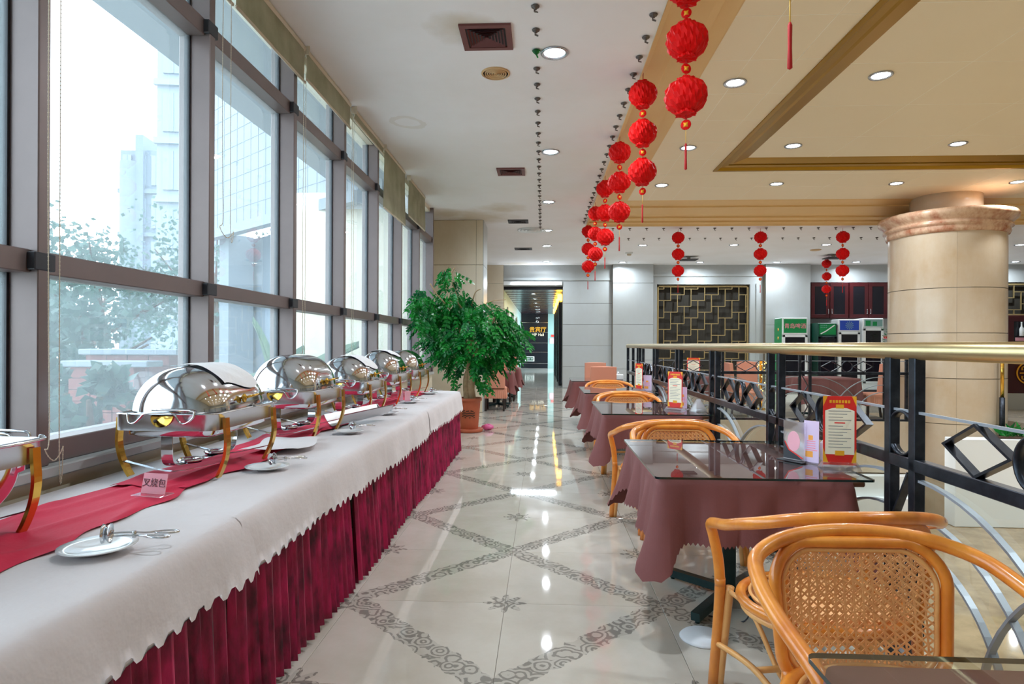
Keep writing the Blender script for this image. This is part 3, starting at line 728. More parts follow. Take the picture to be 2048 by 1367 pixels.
strand(7.71, 17.3, 'farthest small strand of three red lanterns before the wall cupboards', .95)
# ------------------------------------------------------------------ buffet
BX0, BX1, BY0, BY1, BZ = -1.915, -1.04, -.8, 7.68, .745
t = thing('buffet_table', 'long buffet table under white cloths and a burgundy skirt by the windows', 'table', ((BX0 + BX1) / 2, 3.4, 0))
for k in range(5):
    y = -.8 + 1.7 * k - 3.4
    MB().bbox(-.38, y, .70, .38, y + 1.675, .74).build('tabletop', M['wood'], t)
    for sx in (-.33, .33): MB().tube([(sx, y + .12, 0), (sx, y + .12, .70)], .016, 8).build('leg', M['iron'], t)
def skirt(y0, y1, label, end=False):
    n = int((y1 - y0) / .0125); ph = random.uniform(0, 6)
    def P(u, v):
        y = y0 + (y1 - y0) * u; a = y * 2 * pi / .066 + 1.2 * sin(y * 2.1) + 1.3 * sin(y * 9.7 + ph) + ph
        amp = (.007 + .025 * v) * (.75 + .5 * sin(y * 13 + ph) ** 2)
        return (BX1 - .012 + .012 * v + amp * (sin(a) + .35 * sin(2 * a + 1)) + .02 * v * sin(y * 1.3) ** 2, y + .006 * cos(a) * v, .70 - (.70 - .012 - .012 * abs(sin(y * 1.7))) * v)
    b = MB().grid(P, n, 7)
    if end:
        def E_(u, v):
            x = BX1 + .01 + (BX0 - BX1) * u; a = x * 2 * pi / .082; amp = .012 + .018 * v
            return (x, y1 + amp * sin(a) + .004, .70 - .688 * v)
        b.grid(E_, 60, 7)
    return tag(b.build('table_skirt', M['velvet']), label, 'table skirt', 'burgundy velvet table skirts')
skirt(-.8, 2.02, 'burgundy velvet pleated table skirt, nearest length, cut by the frame bottom')
skirt(2.03, 3.32, 'burgundy velvet pleated table skirt, second length, left of a small gap')
skirt(3.36, 7.68, 'burgundy velvet pleated table skirt, long far length ending by the potted tree', True)
def cloth(y0, y1, label, lift=0, end=False, corner0=False):
    """white cloth over the table: lies on top from the window side, folds over the aisle edge, pinked hem"""
    n = max(8, int((y1 - y0) / .02)); ph = random.uniform(0, 6)
    prof_ = [(BX0 + .0, 0), (-1.74, 0), (-1.5, 0), (-1.36, 0), (-1.2, 0), (-1.09, 0), (-1.06, -.002), (-1.042, -.007), (-1.026, -.022), (-1.016, -.05), (-1.008, -.10), (-1.002, -.15), (-.996, -.195), (-.994, -.212)]
    m_ = len(prof_) - 1; b = MB()
    def P(u, v):
        y = y0 + (y1 - y0) * u; i = v * m_; i = int(round(i)); x, z = prof_[i]
        k = max(0, i - 8) / (m_ - 8)
        x += k * (.008 * sin(y * 7 + ph) + .006 * sin(y * 17 + ph * 2)) + lift * 1.6 * (1 if i > 5 else 0)
        if i == m_: z += .012 * (1 if int(round(u * n)) % 4 < 2 else -1) + .02 * sin(y * 1.7 + ph)
        if 0 < i < 6: z += .0022 * (sin(y * 23 + x * 30) + sin(y * 11 - x * 40))
        return (x, y, BZ + .004 + lift * min(1, u * 12) + z + (.003 if i <= 5 else 0))
    b.grid(P, n, m_)
    if end:
        def E_(u, v):
            x = BX0 + (BX1 - BX0 + .02) * u
            return (x, y1 + .002 + .012 * v + .01 * v * sin(x * 14), BZ + .004 + lift - .205 * v + (.012 if (int(u * 48) % 4 < 2 and v > .99) else 0))
        b.grid(E_, 48, 5)
    return tag(b.build('white_cloth', M['linen']), label, 'tablecloth', 'white buffet cloths')
cloth(-.8, 2.13, 'white cloth with pinked hem on the buffet, nearest, under the first plate')
cloth(2.06, 3.92, 'white cloth with pinked hem on the buffet, second, overlapping the nearest', .0016)
cloth(3.86, 5.55, 'white cloth with pinked hem on the buffet, third along the table')
cloth(5.49, 7.66, 'white cloth with pinked hem on the buffet, farthest, by the potted tree', .0016, True)
def runner(y0, y1, label, lift):
    n = int((y1 - y0) / .02); ph = random.uniform(0, 6)
    def P(u, v):
        y = y0 + (y1 - y0) * u
        fx = -1.40 + .028 * sin(y * 3 + ph) + .018 * sin(y * 9.1) + .01 * sin(y * 23); bx = -1.745 + .03 * sin(y * 2.2 + 1) + .012 * sin(y * 11)
        x = fx + (bx - fx) * v
        w = .009 * max(0, sin(y * 9 + x * 19 + ph + sin(y * 4))) ** 4 + .008 * max(0, sin(x * 37 - y * 6 + ph + 2 * sin(y * 2.3))) ** 3
        return (x, y, BZ + .0135 + lift + (w if 0 < v < 1 else 0))
    return tag(MB().grid(P, n, 26).build('red_runner', M['runner']), label, 'table runner', 'crimson runners on the buffet')
runner(-.8, 2.45, 'wrinkled crimson runner under the open chafing dish', 0)
runner(2.40, 4.6, 'wrinkled crimson runner under the second and third chafing dishes', .004)
runner(4.55, 7.5, 'wrinkled crimson runner at the far end of the buffet', 0)
t = tag(MB().grid(lambda u, v: (-1.27 + .30 * (u - 1) + .03 * sin(v * 5), 3.12 + .42 * v + .05 * u, BZ + .044 + .003 * sin(u * 9 + v * 7)), 14, 14).build('folded_cloth', M['linen']), 'folded white cloth laid at the foot of the second chafing dish', 'cloth')

TZ = BZ + .021                                                    # feet stand on runner and cloth
def chafing(x, y, label, tall=0, lid=True, rz=0, s=1, lidrot=0):
    t = thing('chafing_dish', label, 'chafing dish', (x, y, TZ), rz, 'chafing dishes on the buffet'); t.scale = (s, s, 1 + .04 * tall)
    hw, hl = .222, .305; z1 = .272; zb = z1 - .066
    b = MB(); o = rrect(hw, hl, .06, 6); i_ = rrect(hw - .012, hl - .012, .05, 6); n = len(o)
    V = [(a, c, zb) for a, c in o] + [(a, c, z1) for a, c in o] + [(a * 1.015, c * 1.012, z1 + .003) for a, c in o] + [(a, c, z1 + .006) for a, c in i_] + [(a, c, z1 - .03) for a, c in i_]
    b.add(V, [(k * n + j, k * n + (j + 1) % n, (k + 1) * n + (j + 1) % n, (k + 1) * n + j) for k in range(4) for j in range(n)], 0, True)
    b.build('body', M['satin'], t)
    p = rrect(hw - .03, hl - .03, .06, 6); q = rrect(hw - .055, hl - .055, .05, 6); b = MB(); n = len(p)
    b.add([(a, c, zb + .004) for a, c in p] + [(a, c, zb - .022) for a, c in p] + [(a, c, zb - .034) for a, c in q],
          [(k * n + j, (k + 1) * n + j, (k + 1) * n + (j + 1) % n, k * n + (j + 1) % n) for k in range(2) for j in range(n)] + [tuple(range(2 * n, 3 * n))[::-1]], 0, True)
    b.build('water_pan', M['chrome'], t)
    if not lid:
        p = rrect(hw - .016, hl - .016, .045, 5); n = len(p)
        MB().add([(a, c, z1 + .004) for a, c in p] + [(a * .97, c * .97, z1 - .05) for a, c in p], [(j, (j + 1) % n, n + (j + 1) % n, n + j) for j in range(n)] + [tuple(range(n, 2 * n))], 0, True).build('food_pan', M['satin'], t)
    rx, rzz, ly = hw - .014, .195 + .012 * tall, hl - .012
    def L(u, v):
        th = pi * u; w = -1 + 2 * v; w = math.copysign(1 - (1 - abs(w)) ** 1.6, w); e = max(0, 1 - abs(w) ** 4.6) ** (1 / 2.9)
        return (rx * cos(th) * e, ly * w, (z1 + .004 if lid else z1 - .05) + (1 if lid else -1) * rzz * sin(th) * e)
    MB().grid(L, 36, 30).build('roll_lid', M['chrome'], t)
    for sg in (-1, 1):                                            # pivots and carrying handles on the two ends
        y_ = sg * (hl + .003); V = [(0, y_, z1 - .004)]
        m_ = 16
        V = [(.048 * cos(pi + pi * k / m_), y_ + sg * .012 * sin(pi * k / m_), z1 - .004 + .046 * sin(pi + pi * k / m_)) for k in range(m_ + 1)] + [(.048 * cos(pi + pi * k / m_), y_ - sg * .006, z1 - .004 + .046 * sin(pi + pi * k / m_)) for k in range(m_ + 1)]
        c0 = len(V); V += [(0, y_ + sg * .022, z1 - .018)]
        pv = MB().add(V, [(k, k + 1, c0) for k in range(m_)] + [(k, k + 1, m_ + 2 + k, m_ + 1 + k) for k in range(m_)] + [(0, c0, m_)], 0, True)
        pv = pv.build('pivot_cover', M['goldmetal'], t)
        MB().lathe([(.007, -.004), (.007, .004)], 10).xf(Matrix.Translation((-.012, y_ + sg * .024, z1 - .022)) @ Matrix.Rotation(pi / 2, 4, 'X')).build('screw', M['ventdark'], pv)
        H = [(-.145, y_ + sg * .004, z1 + .006), (-.135, y_ + sg * .01, z1 - .03), (-.11, y_ + sg * .012, z1 - .032), (-.085, y_ + sg * .012, z1 - .01), (-.06, y_ + sg * .014, z1 + .008), (.02, y_ + sg * .014, z1 + .010), (.06, y_ + sg * .014, z1 + .004), (.085, y_ + sg * .012, z1 - .03), (.11, y_ + sg * .012, z1 - .032), (.135, y_ + sg * .01, z1 - .012), (.14, y_ + sg * .006, z1 + .006), (.12, y_ + sg * .004, z1 + .02), (-.04, y_ + sg * .004, z1 + .022)]
        MB().tube(smooth_path(H, 3), .0045, 6).build('handle', M['chrome'], t)
    if lid:
        hz = z1 + .05; hx = rx * .985
        MB().tube([(hx - .004, -.035, hz), (hx + .03, -.045, hz + .005), (hx + .036, .10, hz + .012), (hx + .002, .10, hz + .004)], .006, 8).lathe([(.004, -.02), (.011, -.01), (.011, .01), (.004, .02)], 10, (hx + .012, -.04, hz)).build('lid_handle', M['goldmetal'], t)
    MB().tube(smooth_path([(hw - .01, .06, z1 + .012), (hw + .012, .07, z1 + .004), (hw + .012, .26, z1 + .004), (hw - .01, .27, z1 + .012)], 4), .006, 6).build('rest_bar', M['chrome'], t)
    for sx in (-1, 1):
        for sy in (-1, 1):
            y_ = sy * (hl - .075)
            P = smooth_path([(sx * (hw + .010), y_, z1 - .018), (sx * (hw + .012), y_, z1 - .06), (sx * (hw + .016), y_ - sy * .0, .15), (sx * (hw + .008), y_ - sy * .004, .09), (sx * (hw - .012), y_ - sy * .008, .035), (sx * (hw - .03), y_ - sy * .012, 0)], 4)
            MB().bar(P, .034, .013, (0, 1, 0)).build('leg', M['goldmetal'], t)
    for sy in (-1, 1):
        y_ = sy * (hl - .075)
        MB().bar(smooth_path([(-hw + .01, y_, .065), (-hw + .07, y_, .05), (0, y_, .022), (hw - .07, y_, .05), (hw - .01, y_, .065)], 5), .022, .004, (0, 1, 0)).build('brace', M['chrome'], t)
    for yy in (-.10, .12):
        MB().lathe([(.052, .045), (.055, .052), (.045, .058), (.026, .056), (.026, .040), (.048, .040)], 20, (0, yy, 0)).build('fuel_holder', M['chrome'], t)
    MB().bar(smooth_path([(-.01, -hl + .05, zb), (-.01, -hl + .05, .10), (-.01, -hl + .07, .055), (-.01, -hl + .14, .04), (0, 0, .038), (.01, hl - .14, .04), (.01, hl - .07, .055), (.01, hl - .05, .10), (.01, hl - .05, zb)], 5), .05, .004, (1, 0, 0)).build('fuel_bracket', M['chrome'], t)
    return t, (rx, rzz, ly, z1)
def napkin(x, y, dims, label, a0, a1, y0, y1, tall=0):
    rx, rzz, ly, z1 = dims; ph = random.uniform(0, 6)
    def P(u, v):
        yy = y0 + (y1 - y0) * u; th = radians(a0 + 6 * sin(u * 5 + ph) * (1 - v)) + (radians(a1) - radians(a0)) * v
        w = max(-1, min(1, yy / ly)); e = max(0, 1 - abs(w) ** 4.6) ** (1 / 2.9); k = 1.022 + .008 * sin(yy * 40 + th * 9 + ph)
        return (rx * cos(th) * e * k, yy, (z1 + .004 + rzz * sin(th) * e * k) * (1 + .04 * tall) + .004)
    b = MB().grid(P, 26, 22); o = b.build('napkin', M['whitecloth'], None, (x, y, TZ)); return tag(o, label, 'napkin', 'white napkins on the dish lids')
CX = -1.575
chafing(-1.73, 1.60, 'open chafing dish at the frame edge, its roll lid turned under', 0, False, 0, .86)
t, dm = chafing(CX, 2.80, 'chafing dish nearest in full view, white napkin on its lid'); napkin(CX, 2.80, dm, 'white napkin draped over the nearest closed lid', 30, 98, -.13, .17)
t, dm = chafing(CX, 3.88, 'tall chafing dish with a bare domed lid, second closed one', 1)
t, dm = chafing(CX, 5.0, 'low chafing dish third from the front, napkin on its lid'); napkin(CX, 5.0, dm, 'white napkin over the third closed lid', 30, 100, -.14, .22)
t, dm = chafing(CX, 6.02, 'tall chafing dish fourth from the front, napkin on its lid', 1); napkin(CX, 6.02, dm, 'white napkin over the fourth closed lid', 50, 115, -.12, .24, 1)
t, dm = chafing(CX, 6.97, 'tall chafing dish farthest, bare lid reflecting the tree', 1)

plate_me = MB().lathe([(.052, .0), (.056, .003), (.085, .012), (.110, .017), (.111, .019), (.086, .0155), (.055, .006), (.0, .0055)], 32).mesh('plate', M['china'])
def tongs(x, y, rz, label):
    t = thing('serving_tongs', label, 'serving tongs', (x, y, BZ + .032), rz, 'steel serving tongs')
    b = MB()
    for (dx, sg) in ((-.004, 1), (.012, -1)):
        b.grid(lambda u, v: (dx + sg * .012 * sqrt(max(0, 1 - (2 * v - 1) ** 2)) * sin(pi * u) - sg * .002, .027 * (2 * v - 1) * 1.0, .030 + .027 * cos(pi * u) * sqrt(max(0.02, 1 - (2 * v - 1) ** 2))), 12, 12)
    b.build('bowl', M['chrome'], t)
    h1 = [(.014, 0, .03), (.06, .01, .026), (.10, .016, .02), (.13, .03, .018), (.165, .034, .016), (.18, .02, .015), (.16, .008, .016), (.12, .012, .019)]
    h2 = [(.0, 0, .02), (.05, -.006, .022), (.09, -.012, .02), (.12, -.03, .018), (.15, -.036, .016), (.165, -.022, .015), (.145, -.010, .016), (.10, -.01, .019)]
    for h_ in (h1, h2): MB().tube(smooth_path(h_, 4), .0028, 6).build('handle', M['chrome'], t)
    MB().lathe([(.006, .012), (.006, .03)], 8, (.07, .004, 0)).build('pivot', M['chrome'], t)
pl = [(-1.225, 1.665, 'nearest, below the pink name card'), (-1.255, 2.79, 'second, at the foot of the first closed dish'), (-1.25, 3.97, 'third, beside the steel tray'), (-1.275, 5.05, 'fourth along the buffet'), (-1.295, 6.04, 'fifth, by the folded pink cards'), (-1.30, 7.12, 'farthest, near the potted tree')]
for k, (x, y, n_) in enumerate(pl):
    o = put('plate', plate_me, None, (x - .008, y, BZ + .0125)); o.scale = (.88, .88, 1)
    tag(o, 'round white plate on the buffet cloth, ' + n_, 'plate', 'white plates along the buffet')
    tongs(x + .012, y, .35 if k == 0 else .9, 'round-bowled steel tongs on the plate, ' + n_)
# steel tray leaning by the second dish
t = thing('steel_tray', 'long curved steel tray lying beside the second chafing dish', 'tray', (-1.34, 4.43, TZ + .012), -.34)
MB().grid(lambda u, v: (-.055 + .15 * u, -.30 + .62 * v, .0 + .075 * (2 * u - 1) ** 2 + .02 * v), 12, 10).grid(lambda u, v: (-.055 + .15 * u, -.30 + .62 * v, -.003 + .075 * (2 * u - 1) ** 2 + .02 * v), 12, 10).build('trough', M['satin'], t)
MB().tube(smooth_path([(-.055, .32, .095), (.02, .33, .025), (.095, .32, .095)], 6), .005, 6).build('rim', M['chrome'], t)
MB().bar([(.095, -.3, .075), (.095, .32, .095)], .012, .004, (1, 0, 0)).build('lip', M['chrome'], t)
# name cards
def card(x, y, rz, label, txt=True, w=.105, h=.075):
    t = thing('name_card', label, 'name card', (x, y, BZ + .026), rz, 'pink name cards on the buffet')
    MB().bbox(-w / 2 - .012, -.035, 0, w / 2 + .012, .035, .004, .001).build('stand_base', M['acrylic'], t)
    b = MB().box(-w / 2, -.0015, .004, w / 2, .0015, h + .004).xf(Matrix.Rotation(-.22, 4, 'X')).build('card', M['pinkcard'], t)
    if txt:
        o = text('handwriting', '叉烧包', .034, M['ink'], b, (0, .0062, .042), (pi / 2 - .22, 0, 0), .0004)
card(-1.45, 2.24, -.18, 'pink card with handwritten dish name in an acrylic stand before the first closed dish')
for k in range(2):
    t = thing('tent_card', 'small pink leaning tent card by the fifth plate, ' + ('upright one' if k == 0 else 'slanting one'), 'name card', (-1.43 + .10 * k, 6.16 - .1 * k, BZ + .024), .4 * k, 'pink tent cards')
    MB().add([(-.03, 0, 0), (.03, 0, 0), (.03, .02, .1), (-.03, .02, .1), (-.03, .003, 0), (.03, .003, 0), (.03, .023, .1), (-.03, .023, .1)], [(0, 1, 2, 3), (7, 6, 5, 4), (0, 3, 7, 4), (1, 5, 6, 2), (3, 2, 6, 7), (0, 4, 5, 1)]).build('card', M['pinkcard'], t)
    MB().bbox(-.034, -.02, 0, .034, .03, .004).build('stand_base', M['acrylic'], t)
# ------------------------------------------------------------------ potted tree
t = thing('potted_tree', 'tall bushy green tree in a terracotta pot at the end of the buffet', 'potted tree', (-1.12, 9.45, 0))
MB().lathe([(.19, .0), (.205, .012), (.21, .05), (.195, .055), (.16, .05)], 32).build('saucer', M['terracotta'], t)
pot = MB().lathe([(.13, .04), (.135, .06), (.165, .42), (.17, .47), (.19, .475), (.19, .515), (.175, .52), (.165, .50), (.16, .47)], 36, cap=False).build('pot', M['terracotta'], t)
MB().lathe([(.163, .47), (.08, .485), (.0, .485)], 24).build('soil', M['soil'], pot)
q = MB()
for k in range(9):
    a = -pi / 2 - .55 + k * .14; r = .162; z = .24 + .02 * sin(k * 2.2)
    for j in range(3):
        zz_ = z + .035 * j; c, s_ = cos(a), sin(a)
        q.add([(r * c - .012 * s_ * -1, r * s_ - .012 * c, zz_), (r * c - .012 * s_, r * s_ + .012 * c, zz_), (r * c - .012 * s_, r * s_ + .012 * c, zz_ + .016), (r * c + .012 * s_, r * s_ - .012 * c, zz_ + .016)], [(0, 1, 2, 3)])
q.build('printed_pattern', M['soil'], pot)
random.seed(11)
for (P, r0, r1) in (([(-.03, 0, .48), (-.05, .02, .8), (.0, .03, 1.05), (-.08, 0, 1.35), (-.22, -.1, 1.8)], .062, .02), ([(.04, 0, .48), (.02, -.03, .78), (.05, 0, 1.05), (.16, .02, 1.4), (.4, 0, 1.75)], .06, .018),
                    ([(.0, .05, .48), (.03, .05, .8), (-.03, .0, 1.0), (.03, .08, 1.4), (.05, .1, 1.9)], .055, .018)):
    Q = smooth_path(P, 6); MB().tube(Q, [r0 + (r1 - r0) * i / (len(Q) - 1) for i in range(len(Q))], 12).build('trunk', M['bark'], t)
for k in range(11):
    a = k * 2.4; h = 1.25 + .06 * k; L = .45 + .2 * random.random()
    Q = smooth_path([(.02 * cos(a), .02 * sin(a), h), (L * .5 * cos(a), L * .5 * sin(a), h + .25), (L * cos(a), L * sin(a) * .8, h + .3)], 5)
    MB().tube(Q, [.016 - .012 * i / (len(Q) - 1) for i in range(len(Q))], 6).build('branch', M['bark'], t)
for Pt in ([(-.1, -.05, 1.6), (-.3, -.3, 1.9), (-.42, -.5, 2.05), (-.50, -.62, 2.2)], [(-.1, 0, 1.7), (-.2, -.1, 2.1), (-.28, -.1, 2.35), (-.22, -.1, 2.5)]):
    MB().tube(smooth_path(Pt, 5), .009, 6).build('branch', M['bark'], t)
def frond():
    b = MB(); Ls = random.uniform(.16, .26); n = 4
    for k in range(n):
        f = (k + 1) / (n + .3)
        for sg in (-1, 1):
            a = Vector((0, 0, 0)) + Vector((Ls * f, 0, -.06 * f * f)); ln = random.uniform(.065, .095); wd = ln * .36
            d = Vector((.55, .8 * sg, -.25 - .3 * random.random())).normalized(); w = d.cross(Vector((0, 0, 1))).normalized() * wd; up = Vector((0, 0, .008))
            b.add([a, a + d * ln * .45 + w + up, a + d * ln, a + d * ln * .45 - w + up, a + d * ln * .45 - up], [(0, 4, 1), (1, 4, 2), (2, 4, 3), (3, 4, 0)], 0, False)
    a = Vector((Ls, 0, -.06)); d = Vector((1, 0, -.5)).normalized(); ln = .085; w = Vector((0, .024, 0))
    b.add([a, a + d * ln * .5 + w, a + d * ln, a + d * ln * .5 - w], [(0, 3, 2, 1)], 0, False)
    b.bar([(0, 0, 0), (Ls * .5, 0, -.015), (Ls, 0, -.06)], .004, .003, (0, 1, 0))
    return b
fr = [frond() for k in range(6)]; fr_me = [b.mesh('leaf_frond', M['leaf']) for b in fr]
def crown_pt():
    while 1:
        u = random.random()
        if u < .70: c, r = (.08, 0, 1.48), (.78, .62, .52)
        elif u < .80: c, r = (-.26, -.12, 1.95), (.26, .24, .30)
        elif u < .90: c, r = (-.66, -.50, 1.86), (.14, .2, .40)
        elif u < .92: c, r = (-.31, -.1, 2.40), (.14, .12, .15)
        else: c, r = (.03, -.1, .92), (.36, .32, .30)
        d = Vector((random.gauss(0, 1), random.gauss(0, 1), random.gauss(0, 1))).normalized() * random.uniform(.45, 1) ** .5
        p = Vector((c[0] + r[0] * d.x, c[1] + r[1] * d.y, c[2] + r[2] * d.z))
        if p.z < 1.05 and abs(p.x) < .13 and p.y < .1: continue
        if p.z < 1.0 and random.random() < .3: continue
        if p.x < -.70: p.x = -.70 + random.uniform(-.02, .05)
        return p, d
fol = MB(); cnt = 0
for k in range(820):
    p, d = crown_pt(); az = math.atan2(d.y, d.x) + random.uniform(-.8, .8)
    E_ = Matrix.Translation(p) @ Matrix.Rotation(az, 4, 'Z') @ Matrix.Rotation(random.uniform(.1, 1.1), 4, 'Y') @ Matrix.Rotation(random.uniform(-.5, .5), 4, 'X') @ Matrix.Scale(random.uniform(.75, 1.1), 4)
    i = k % 6
    if k < 300 and (d.y < .3):
        o = put('leaf_frond', fr_me[i], t); o.matrix_local = E_; cnt += 1
    else:
        s0 = len(fol.v); fol.add(fr[i].v, fr[i].f); fol.xf(E_, s0)
o = fol.build('foliage', M['leaf'], t); o['kind'] = 'stuff'
o = MB().grid(lambda u, v: (.09 * sin(pi * v) * cos(2 * pi * u) * (1 + .2 * sin(6 * pi * u)), .06 * sin(pi * v) * sin(2 * pi * u), .045 + .045 * cos(pi * v) * (1 + .2 * sin(4 * pi * u))), 20, 10).build('crumpled_bag', M['pinkplastic'], None, (-.86, 9.64, 0))
tag(o, 'crumpled bright pink plastic bag on the floor beside the pot', 'bag')

# ------------------------------------------------------------------ dining tables with cloth and glass
def pedestal_table(x0, y0, x1, y1, label):
    cx, cy = (x0 + x1) / 2, (y0 + y1) / 2; hx, hy = (x1 - x0) / 2, (y1 - y0) / 2
    t = thing('dining_table', label, 'table', (cx, cy, 0), 0, 'dining tables along the railing')
    MB().bbox(-hx + .03, -hy + .03, .715, hx - .03, hy - .03, .74, .006).build('tabletop', M['wood'], t)
    MB().bbox(-.035, -.035, .04, .035, .035, .715, .006).build('column', M['green_iron'], t)
    MB().bar([(-.3, 0, .70), (.3, 0, .70)], .06, .03, (0, 1, 0)).build('bearer', M['green_iron'], t)
    for sx in (-1, 1):
        for sy in (-1, 1): MB().bar([(0, 0, .055), (.24 * sx, .30 * sy, .034)], .045, .04, (-.30 * sy, .24 * sx, 0)).lathe([(.012, 0), (.012, .018)], 8, (.225 * sx, .285 * sy, 0)).build('foot', M['green_iron'], t)
    return t
def drape(x0, y0, x1, y1, label, drop=.26, corner=.15, seed=0, group='maroon tablecloths along the railing', zt=.742, pink=True):
    rnd = random.Random(seed); r = .03; cx, cy = (x0 + x1) / 2, (y0 + y1) / 2; hx, hy = (x1 - x0) / 2, (y1 - y0) / 2
    n = 380; nr = 12; ol = rrect(hx, hy, r, 8); per = []
    L = [0]
    m_ = len(ol)
    for i in range(m_): L.append(L[-1] + math.dist(ol[i], ol[(i + 1) % m_]))
    T = L[-1]; j = 0
    for k in range(n):
        s = T * k / n
        while L[j + 1] < s: j += 1
        f = (s - L[j]) / max(1e-9, L[j + 1] - L[j]); a, b_ = ol[j], ol[(j + 1) % m_]
        px, py = a[0] + (b_[0] - a[0]) * f, a[1] + (b_[1] - a[1]) * f
        e = Vector((b_[0] - a[0], b_[1] - a[1])).normalized(); per.append((px, py, e.y, -e.x))
    ph = [rnd.uniform(0, 6) for _ in range(4)]
    b = MB(); V = [(0, 0, .001)]
    for i in range(nr + 1):
        v = i / nr
        for k in range(n):
            px, py, nx, ny = per[k]; s = T * k / n
            dc = min(math.hypot(abs(px) - hx, abs(py) - hy), .4); cb = math.exp(-(dc / .065) ** 2); side = math.exp(-((dc - .17) / .07) ** 2)
            f = .010 * sin(s * 15 + ph[0]) + .006 * sin(s * 31 + ph[1]) + .006 * sin(s * 6 + ph[2]) + .016 * (abs(sin(s * 5.5 + ph[3])) ** .5 - .6) + .010 * (abs(sin(s * 9.3 + ph[1])) ** .4 - .6) + .009 * (abs(sin(s * 19 + ph[2])) ** .5 - .6)
            out = v * (.022 + f * 1.9) + cb * v * (.075 * v + .015) - side * v * .022
            z = -v * (drop + corner * cb + .015 * sin(s * 3 + ph[3]))
            if i == nr and pink: z += .007 * (1 if k % 2 else -1)
            q = .006 * min(1, i) if i else 0
            tx, ty = -ny, nx
            V.append((px + nx * (out + q), py + ny * (out + q), z - (.004 if i else 0)))
    F = [(0, 1 + k, 1 + (k + 1) % n) for k in range(n)]
    for i in range(nr):
        for k in range(n): F.append((1 + i * n + k, 1 + (i + 1) * n + k, 1 + (i + 1) * n + (k + 1) % n, 1 + i * n + (k + 1) % n))
    b.add(V, F, 0, True); o = b.build('tablecloth', M['brown'], None, (cx, cy, zt))
    return tag(o, label, 'tablecloth', group)
def glass_top(x0, y0, x1, y1, label, z=.7445, group='glass table tops along the railing'):
    cx, cy = (x0 + x1) / 2, (y0 + y1) / 2; o = rrect((x1 - x0) / 2, (y1 - y0) / 2, .02, 4); n = len(o); h = .010
    b = MB().add([(a, c, h) for a, c in o] + [(a, c, 0) for a, c in o], [tuple(range(n)), tuple(range(n, 2 * n))[::-1]])
    b.add([(a * 1.0008, c * 1.0008, h) for a, c in o] + [(a * 1.0008, c * 1.0008, 0) for a, c in o], [(k, n + k, n + (k + 1) % n, (k + 1) % n) for k in range(n)], 1)
    return tag(b.build('glass_tabletop', [M['tableglass'], M['glassedge']], None, (cx, cy, z)), label, 'glass top', group)
TB = [(.5, -.1, 1.43, 1.205, 'nearest, cut by the frame bottom'), (.5, 2.77, 1.45, 3.86, 'second, with the tall red menu nearest'), (.5, 5.27, 1.43, 6.42, 'third along the railing'), (.5, 7.5, 1.40, 8.66, 'fourth along the railing'), (.46, 9.96, 1.42, 10.95, 'fifth and farthest along the railing')]
for k, (a, b_, c, d, n_) in enumerate(TB):
    tt = pedestal_table(a, b_, c, d, 'dining table on a dark green iron pedestal, ' + n_)
    drape(a + .02, b_ + .02, c - .08, d - .02, 'maroon cloth with pinked hem on the dining table, ' + n_, seed=k, drop=.27)
    glass_top(a, b_, c, d, 'thick glass sheet over the maroon cloth, ' + n_)
o = MB().lathe([(.10, 0), (.105, .006), (.095, .016), (.0, .018)], 28).build('floor_pad', M['foam'], None, (.735, 2.87, 0)); tag(o, 'white plastic disc on the floor by the foot of the second table', 'disc')

